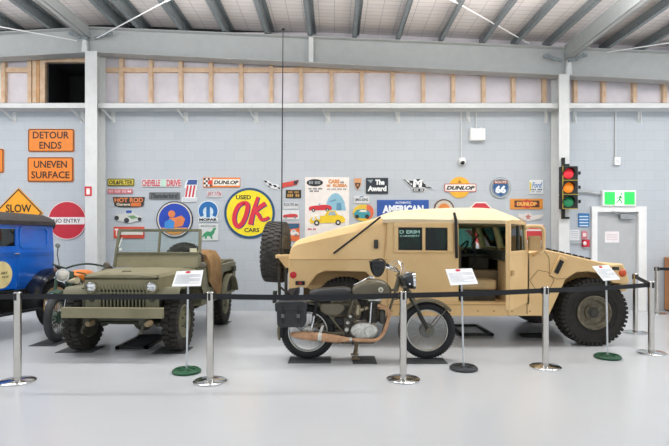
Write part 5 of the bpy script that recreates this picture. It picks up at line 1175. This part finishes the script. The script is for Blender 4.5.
for x in (-.1, .1):
    o = MB(); o.tube([(x, .02, .33), (x, .14, .62), (x, .26, .95)], [.02, .024, .026], 12); f_ = gp(o, 'fork_leg', M_GRN)
    o = MB(); o.tube([(x * 1.1, -.02, .45), (x * 1.1, .06, .66)], .018, 10); gp(o, 'fork_spring', M_CHROME, f_)
def gguard(cy, a0, a1, name):
    rings = []
    for i in range(19):
        th = math.radians(a0 + (a1 - a0) * i / 18); rr = []
        for x, dr in ((-.095, -.035), (-.08, 0), (0, .022), (.08, 0), (.095, -.035), (.075, -.008), (0, .012), (-.075, -.008)): rr.append(Vector((x, cy + (.375 + dr) * math.cos(th), .33 + (.375 + dr) * math.sin(th))))
        rings.append(rr)
    o = MB(); o.loft(rings); gp(o, name, M_GRN)
gguard(.02, 5, 112, 'front_mudguard'); gguard(1.42, 0, 170, 'rear_mudguard')
c = (.06, .06, .915)
o = MB(); o.lathe([(0, -.14), (.05, -.13), (.08, -.07), (.09, 0), (0, 0)], c, (.1, -1, 0), 28); hl = gp(o, 'headlamp', M_GRN)
o = MB(); o.lathe([(.088, -.01), (.096, 0), (.092, .02), (.08, .022), (.08, 0)], c, (.1, -1, 0), 28, closed=True); gp(o, 'headlamp_rim', M_CHROME, hl)
o = MB(); o.lathe([(0, .045), (.05, .036), (.08, .014), (0, .01)], c, (.1, -1, 0), 28); gp(o, 'lens', mat('#d9d4c6', .15, metal=.35), hl)
o = MB()
for s_ in (-1, 1): o.tube(spline([(0, .28, 1.0), (s_ * .12, .27, 1.04), (s_ * .24, .40, 1.06), (s_ * .32, .62, 1.03), (s_ * .38, .86, .98)]), .014, 10)
hb = gp(o, 'handlebar', mat('#30443a', .4))
for s_ in (-1, 1): o = MB(); o.tube([(s_ * .36, .76, 1.0), (s_ * .40, .96, .96)], .02, 10); gp(o, 'grip', M_BLACK, hb)
o = MB(); o.tube([(-.10, .30, 1.04), (-.12, .28, 1.2), (-.10, .26, 1.3)], .008, 6); o.lathe([(0, .02), (.03, .015), (.035, 0), (0, -.01)], (-.10, .25, 1.33), (0, -1, 0), 16); gp(o, 'mirror', mat('#7c7f78', .3, metal=.6), hb)
rings = []
for y, hw, z0, z1 in ((.42, .04, .80, .88), (.48, .12, .77, .95), (.7, .15, .75, .97), (.95, .13, .76, .94), (1.05, .05, .79, .88)):
    rings.append([Vector((.04 + hw * math.copysign(abs(math.cos(t)) ** .7, math.cos(t)), y, (z0 + z1) / 2 + (z1 - z0) / 2 * math.copysign(abs(math.sin(t)) ** .8, math.sin(t)))) for t in [2 * PI * k / 14 for k in range(14)]])
o = MB(); o.loft(rings); gp(o, 'fuel_tank', mat('#e8832c', .35), smooth=60, sub=1)
o = MB(); o.box(-.13, .15, 1.0, 1.38, .78, .86); gp(o, 'saddle', mat('#3a2c22', .6), bevel=.04, seg=3)
o = MB(); o.tube([(0, .28, .98), (0, .30, .80), (0, .42, .3), (0, .95, .27), (0, 1.42, .33)], .02); o.tube([(0, .3, .86), (0, 1.0, .74), (0, 1.42, .33)], .02); gp(o, 'frame', M_GRN)
o = MB(); o.box(-.12, .12, .5, .9, .28, .5); en = gp(o, 'engine', M_ENG, bevel=.03)
o = MB()
for k in range(9): o.lathe([(0, 0), (.08, 0), (.08, .01), (0, .01)], (0, .66, .5 + .025 * k), (0, 0, 1), 20)
gp(o, 'cylinder', M_ENG, en)
o = MB(); o.tube([(.10, .12, .82), (.19, .02, .835), (.30, -.04, .85)], [.016, .03, .045], 14); gp(o, 'horn', mat('#c2b89a', .5))
o = MB(); o.tube(spline([(.1, .28, .9), (.2, .32, .82), (.22, .3, .7), (.12, .2, .62)]), .012, 8); o.tube(spline([(.14, .3, .94), (.26, .36, .9), (.28, .42, .74)]), .01, 8); o.box(.1, .3, .36, .5, .56, .76); gp(o, 'control_linkage', M_GRN)
o = MB(); o.tube([(-.08, .9, .26), (-.2, 1.0, .01)], .012, 8); gp(o, 'side_stand', M_BLACK)

# ---------------------------------------------------------------- blue van
vt = thing('van', 'bright blue vintage delivery van with black roof at the left edge', 'van', (-4.79, 7.45, 0), math.radians(80.2))
M_BLUE = mat('#0f68d2', .2, hex2='#0c5cc2', scale=2, coat=.6)
M_BLK = mat('#17181a', .2, var=.1, coat=.5)
def vp(mb, name, m, parent=None, **kw): return mb.build(name, m, parent or vt, **kw)
WH = (-.42, .30, 1.315, 1.60)
def bodyring(x, ins=0.0):
    return [Vector((x, y, z)) for y, z in ((.06 + ins, .66), (.0 + ins, .80), (.0 + ins, 1.22), (.02 + ins, 1.66), (1.38 - ins, 1.66), (1.4 - ins, 1.22), (1.4 - ins, .80), (1.34 - ins, .66))]
o = MB(); o.loft([bodyring(.305), bodyring(.9), bodyring(1.05), bodyring(1.12, .02), bodyring(1.15, .07)]); o.loft([bodyring(-1.2, .08), bodyring(-1.1), bodyring(-.425)])
o.box(-.43, .31, 0.0, 1.4, .70, WH[2]); o.box(-.43, .31, 0.02, 1.38, WH[3], 1.66); vp(o, 'body', M_BLUE, smooth=40)
o = MB(); o.box(-.42, .30, .012, .018, WH[2], WH[3]); vp(o, 'window_pane', glass('#8fa0a0', .7))
o = MB(); o.box(-.42, .30, .9, 1.3, .9, 1.6); o.box(-.42, .30, .3, .34, .75, 1.66) if False else None; vp(o, 'cab_interior', M_DARK)
o = MB(); zz = WH
for b in ((zz[0], zz[0] + .02, zz[2], zz[3]), (zz[1] - .02, zz[1], zz[2], zz[3]), (zz[0], zz[1], zz[2], zz[2] + .015), (zz[0], zz[1], zz[3] - .015, zz[3])): o.box(b[0], b[1], -.004, .02, b[2], b[3])
o.box(-.09, -.075, .0, .02, zz[2], zz[3]); vp(o, 'window_frame', M_BLUE)
o = MB()
P0 = [(.36, 1.29), (.95, 1.29), (.95, 1.62), (.36, 1.62)]
def framepath(x0, x1, z0, z1, r, w, y):
    q = rrect(x0, x1, z0, z1, r, 6)
    for i in range(len(q)):
        a, b = q[i], q[(i + 1) % len(q)]; o.bar((a[0], y, a[1]), (b[0], y, b[1]), w, .02, (0, 1, 0))
framepath(.37, .95, 1.30, 1.61, .07, .022, 0.005); o.bar((-1.1, -.004, 1.235), (1.08, -.004, 1.235), .012, .02, (0, 1, 0)); o.bar((-1.1, -.004, 1.195), (1.08, -.004, 1.195), .012, .02, (0, 1, 0)); o.bar((.335, -.001, .72), (.335, -.001, 1.22), .008, .008, (0, 1, 0)); vp(o, 'body_moulding', mat('#1a6fd0', .25, coat=.6))
o = MB()
rings = []
for x, dz, ins in ((-1.3, -.03, .03), (-1.2, 0, -.02), (.9, 0, -.03), (1.12, -.01, -.01), (1.18, -.05, .06)):
    rings.append([Vector((x, y, z + dz)) for y, z in ((ins, 1.65), (ins - .01, 1.71), (.05, 1.775), (.2, 1.83), (.7, 1.87), (1.2, 1.83), (1.35, 1.775), (1.41 - ins, 1.71), (1.4 - ins, 1.65))])
o.loft(rings); vp(o, 'roof', mat('#3d3a3a', .7, var=.1), smooth=45)
o = MB(); o.tube([(.22, -.03, 1.215), (.33, -.035, 1.215)], .009, 8); o.lathe([(0, .03), (.018, .025), (.02, 0), (0, 0)], (.30, 0, 1.215), (0, -1, 0), 14); vp(o, 'door_handle', M_CHROME)
o = MB(); o.prism(circ(.02, .92, .195, 40), -.006, .003); bd = vp(o, 'door_badge', mat('#e8d79a', .5))
MT = text_mb('ART', .0, .13, .925, .96, -.006, .002, .03); vp(MT, 'lettering', mat('#4c4a38', .5), bd)
MT = text_mb('OUT', .02, .15, .87, .90, -.006, .002, .03); vp(MT, 'lettering', mat('#4c4a38', .5), bd)
# mudguards
def vguard(cx, a0, a1, cz, R_, nm):
    rings = []
    for i in range(21):
        th = math.radians(a0 + (a1 - a0) * i / 20); rr = []
        for y, dr in ((-.26, -.05), (-.25, .0), (-.12, .035), (.03, .03), (.03, .01), (-.12, .015), (-.24, -.02)): rr.append(Vector((cx + (R_ + dr) * math.cos(th), y, cz + (R_ + dr) * math.sin(th))))
        rings.append(rr)
    o = MB(); o.loft(rings); return vp(o, nm, M_BLK, smooth=45)
vguard(.98, -5, 186, .44, .50, 'rear_mudguard'); vguard(-1.75, -20, 190, .44, .50, 'front_mudguard')
o = MB(); o.box(-1.3, .5, -.26, .05, .36, .40); o.box(-1.3, .6, .0, .04, .38, .68); vp(o, 'running_board', M_BLK, bevel=.01)
o = MB(); o.box(-2.6, 1.1, .3, .38, .42, .54); o.box(-2.6, 1.1, 1.02, 1.1, .42, .54); o.box(-1.1, 1.1, .1, 1.3, .54, .67); vp(o, 'chassis', M_DARK)
rings = []
for x, hw, zt in ((-1.15, .5, 1.22), (-1.7, .42, 1.17), (-2.35, .34, 1.13)): rings.append([Vector((x, .7 + y, z)) for y, z in ((-hw, .6), (-hw, zt - .15), (-hw * .6, zt), (hw * .6, zt), (hw, zt - .15), (hw, .6))])
o = MB(); o.loft(rings); vp(o, 'bonnet', M_BLUE)
for x, y in ((.98, -.10), (.98, 1.5), (-1.75, -.10), (-1.75, 1.5)):
    c = Vector((x, y, .38)); w = MB(); w.lathe([(.33 + .055 * math.cos(2 * PI * k / 12), .055 * math.sin(2 * PI * k / 12)) for k in range(12)], c, (0, 1, 0), 44, closed=True); w_ = vp(w, 'wheel', M_RUBBER)
    r = MB(); r.lathe([(.285, -.03), (.285, .03), (.245, .03), (.245, -.03)], c, (0, 1, 0), 44, closed=True)
    for k in range(12):
        th = 2 * PI * k / 12; d_ = Vector((math.cos(th), 0, math.sin(th))); r.bar(c + d_ * .04, c + d_ * .25, .035, .03, (0, 1, 0))
    r.lathe([(0, -.07), (.05, -.06), (.065, 0), (.05, .06), (0, .07)], c, (0, 1, 0), 20); vp(r, 'wooden_spokes', mat('#c8a878', .5, hex2='#b8935f', scale=8), w_)
o = MB(); o.tube([(1.15, .1, .62), (1.22, .05, .62)], .012); o.box(1.15, 1.2, .05, .2, .70, .78); vp(o, 'rear_lamp', M_BLK)

# ---------------------------------------------------------------- stanchions, belts, sign stands
def make_stanchion(label, loc):
    t = thing('barrier_post', label, 'stanchion', loc)
    o = MB(); o.lathe([(0, 0), (.165, 0), (.17, .006), (.17, .014), (.155, .024), (.06, .032), (.045, .036), (0, .036)], (0, 0, 0), (0, 0, 1), 48); o.build('base', M_CHROME, t)
    o = MB(); o.lathe([(0, .03), (.036, .03), (.036, .815), (0, .815)], (0, 0, 0), (0, 0, 1), 28); o.build('pole', M_STAIN, t)
    o = MB(); o.lathe([(0, .815), (.038, .815), (.038, .90), (.03, .908), (0, .91)], (0, 0, 0), (0, 0, 1), 28); h = o.build('cassette', M_STAIN, t)
    o = MB()
    for k in range(4): a = PI / 2 * k; o.box(-.012, .012, -.0425, -.036, .825, .895, Matrix.Rotation(a, 4, 'Z'))
    o.build('belt_slot', M_BLACK, h)
    return t
def flo(u, v): Y = CAMZ * F / (v - HOR); return Vector((px(u, v, Y).x, Y, 0))
SP = [(17.6, 382, 'chrome barrier post at the far left in front of the blue van'), (210.2, 382, 'chrome barrier post in front of the rear of the olive army car'), (403.2, 380, 'chrome barrier post in front of the olive motorcycle front wheel'),
      (545.4, 367.6, 'chrome barrier post in front of the tan truck front wing'), (651.2, 353.5, 'chrome barrier post at the right corner of the barrier'), (635.3, 333, 'chrome barrier post just behind the right corner post'), (656.6, 314, 'chrome barrier post furthest back, beside the timber cabinet')]
p0 = make_stanchion(SP[0][2], flo(*SP[0][:2])); posts = [p0]
for u, v, lab in SP[1:]:
    c = copy_tree(p0); c.location = flo(u, v); c['label'] = lab; posts.append(c)
for p in posts: p['group'] = 'barrier posts around the display'
PL = [Vector(p.location) for p in posts]
M_BELT = mat('#15181d', .7, var=.1, scale=40)
def belt(a, b, label, sag=.006):
    a, b = Vector(a), Vector(b); d = (b - a); d.z = 0; d.normalize(); a = a + d * .047; b = b - d * .047
    n = Vector((-d.y, d.x, 0)) * .0012; rings = []
    for i in range(17):
        t = i / 16; p = a.lerp(b, t); z = .862 - sag * 4 * t * (1 - t); rings.append([p + n + Vector((0, 0, z - .027)), p - n + Vector((0, 0, z - .027)), p - n + Vector((0, 0, z + .027)), p + n + Vector((0, 0, z + .027))])
    o = MB(); o.loft(rings); m = (a + b) / 2
    o.v = [v - Vector((m.x, m.y, 0)) for v in o.v]
    r = root_mesh(o, 'barrier_belt', M_BELT, label, 'belt', (m.x, m.y, 0), 'black belts strung between the posts', smooth=0)
    e = MB(); e.bar(b - Vector((m.x, m.y, 0)) + Vector((0, 0, .862)) - d * .012, b - Vector((m.x, m.y, 0)) + Vector((0, 0, .862)), .016, .062); e.build('belt_clip', M_BLACK, r)
belt(PL[0] + Vector((-1.25, -.12, 0)), PL[0], 'black belt running off the left edge of the photo', .006)
belt(PL[0], PL[1], 'black belt across the front of the olive army car', .006)
belt(PL[1], PL[2], 'black belt from the army car past the motorcycle pannier and saddle', .014)
belt(PL[2], PL[3], 'black belt across the open door of the tan truck', .006)
belt(PL[3], PL[4], 'black belt across the front tyre of the tan truck', .008)
belt(PL[4], PL[5], 'short black belt at the right corner of the barrier', .002)
belt(PL[5], PL[5] + Vector((-2.2, 2.2, 0)) * .25, 'short black belt end behind the tan truck nose', .002) if False else None
belt(PL[6], PL[6] + Vector((1.6, -.35, 0)), 'black belt running off the right edge in front of the timber cabinet', .004)

def sign_stand(u, v, quad, baseh, label, lines):
    f0 = flo(u, v); t = thing('sign_stand', label, 'sign stand', f0); Y = f0.y
    m = mat(baseh, .5, var=.12)
    o = MB(); o.lathe([(0, 0), (.14, 0), (.153, .01), (.153, .026), (.14, .038), (.115, .034), (.09, .04), (.03, .043), (0, .043)], (0, 0, 0), (0, 0, 1), 40); b = o.build('base', m, t)
    o = MB()
    for k in range(6): a = 2 * PI * k / 6; o.box(.045, .095, -.012, .012, .036, .05, Matrix.Rotation(a, 4, 'Z'))
    o.lathe([(.127 + .008 * math.cos(2 * PI * j / 8), .038 + .008 * math.sin(2 * PI * j / 8)) for j in range(8)], (0, 0, 0), (0, 0, 1), 40, closed=True); o.build('base_rib', m, b)
    tl, tr, br, bl = [px(a, c, Y) for a, c in quad]
    dy = .075
    tl.y += dy; tr.y += dy; br.y -= dy; bl.y -= dy
    sc = lambda p: Vector((p.x * p.y / Y, p.y, CAMZ + (p.z - CAMZ) * p.y / Y))
    tl, tr, br, bl = map(sc, (tl, tr, br, bl)); bm_ = (bl + br) / 2; ctr = (tl + tr + bl + br) / 4
    o = MB(); o.tube([(0, 0, .04), Vector((ctr.x - f0.x, ctr.y - f0.y, ctr.z)) - Vector((0, 0, .012))], .0105, 10); o.build('rod', mat('#c9ced1', .3, metal=.6), t)
    n = (tr - tl).cross(bl - tl).normalized()
    if n.z < 0: n = -n
    o = MB(); L = [p - f0 for p in (tl, tr, br, bl)]; o.add([p + n * .003 for p in L] + [p - n * .004 for p in L], [(0, 1, 2, 3), (7, 6, 5, 4), (0, 4, 5, 1), (1, 5, 6, 2), (2, 6, 7, 3), (3, 7, 4, 0)]); pl = o.build('placard', mat('#eceef0', .4, var=.02), t, smooth=0)
    def at(a, b, h=.0035): p = L[0].lerp(L[1], a).lerp(L[3].lerp(L[2], a), b); return p + n * h
    o = MB(); k = 20; o.add([at(.45 + .10 * math.cos(2 * PI * i / k), .10 + .075 * math.sin(2 * PI * i / k), .0045) for i in range(k)] + [at(.45 + .10 * math.cos(2 * PI * i / k), .10 + .075 * math.sin(2 * PI * i / k), .002) for i in range(k)], [tuple(range(k))] + [(i, (i + 1) % k, k + (i + 1) % k, k + i) for i in range(k)]); o.build('red_logo', mat('#cc2f3c', .4), pl, smooth=0)
    o = MB()
    for i in range(lines):
        b0 = .26 + .62 * i / lines; w = .94 if i % 4 != 3 else .55; a0 = .06
        q = [at(a0, b0, .004), at(w, b0, .004), at(w, b0 + .022, .004), at(a0, b0 + .022, .004)]; q2 = [p - n * .002 for p in q]; o.add(q + q2, [(0, 1, 2, 3), (7, 6, 5, 4), (0, 4, 5, 1), (1, 5, 6, 2), (2, 6, 7, 3), (3, 7, 4, 0)])
    o.build('text_lines', mat('#a9afb6', .5), pl, smooth=0)
sign_stand(186.6, 372.6, [(176.6, 271.4), (203.4, 270.2), (200.6, 286), (171.8, 286.4)], '#235c3c', 'information sign on a green weight base beside the olive army car', 9)
sign_stand(463.6, 369.6, [(445.4, 269.4), (471.8, 268.4), (478.2, 283.8), (450.6, 285.4)], '#33363a', 'information sign on a black weight base in front of the tan truck door', 9)
sign_stand(607.6, 358.2, [(592, 266.4), (608.4, 265), (620.4, 279.4), (603.6, 280.8)], '#225238', 'information sign on a green weight base by the tan truck front tyre', 9)
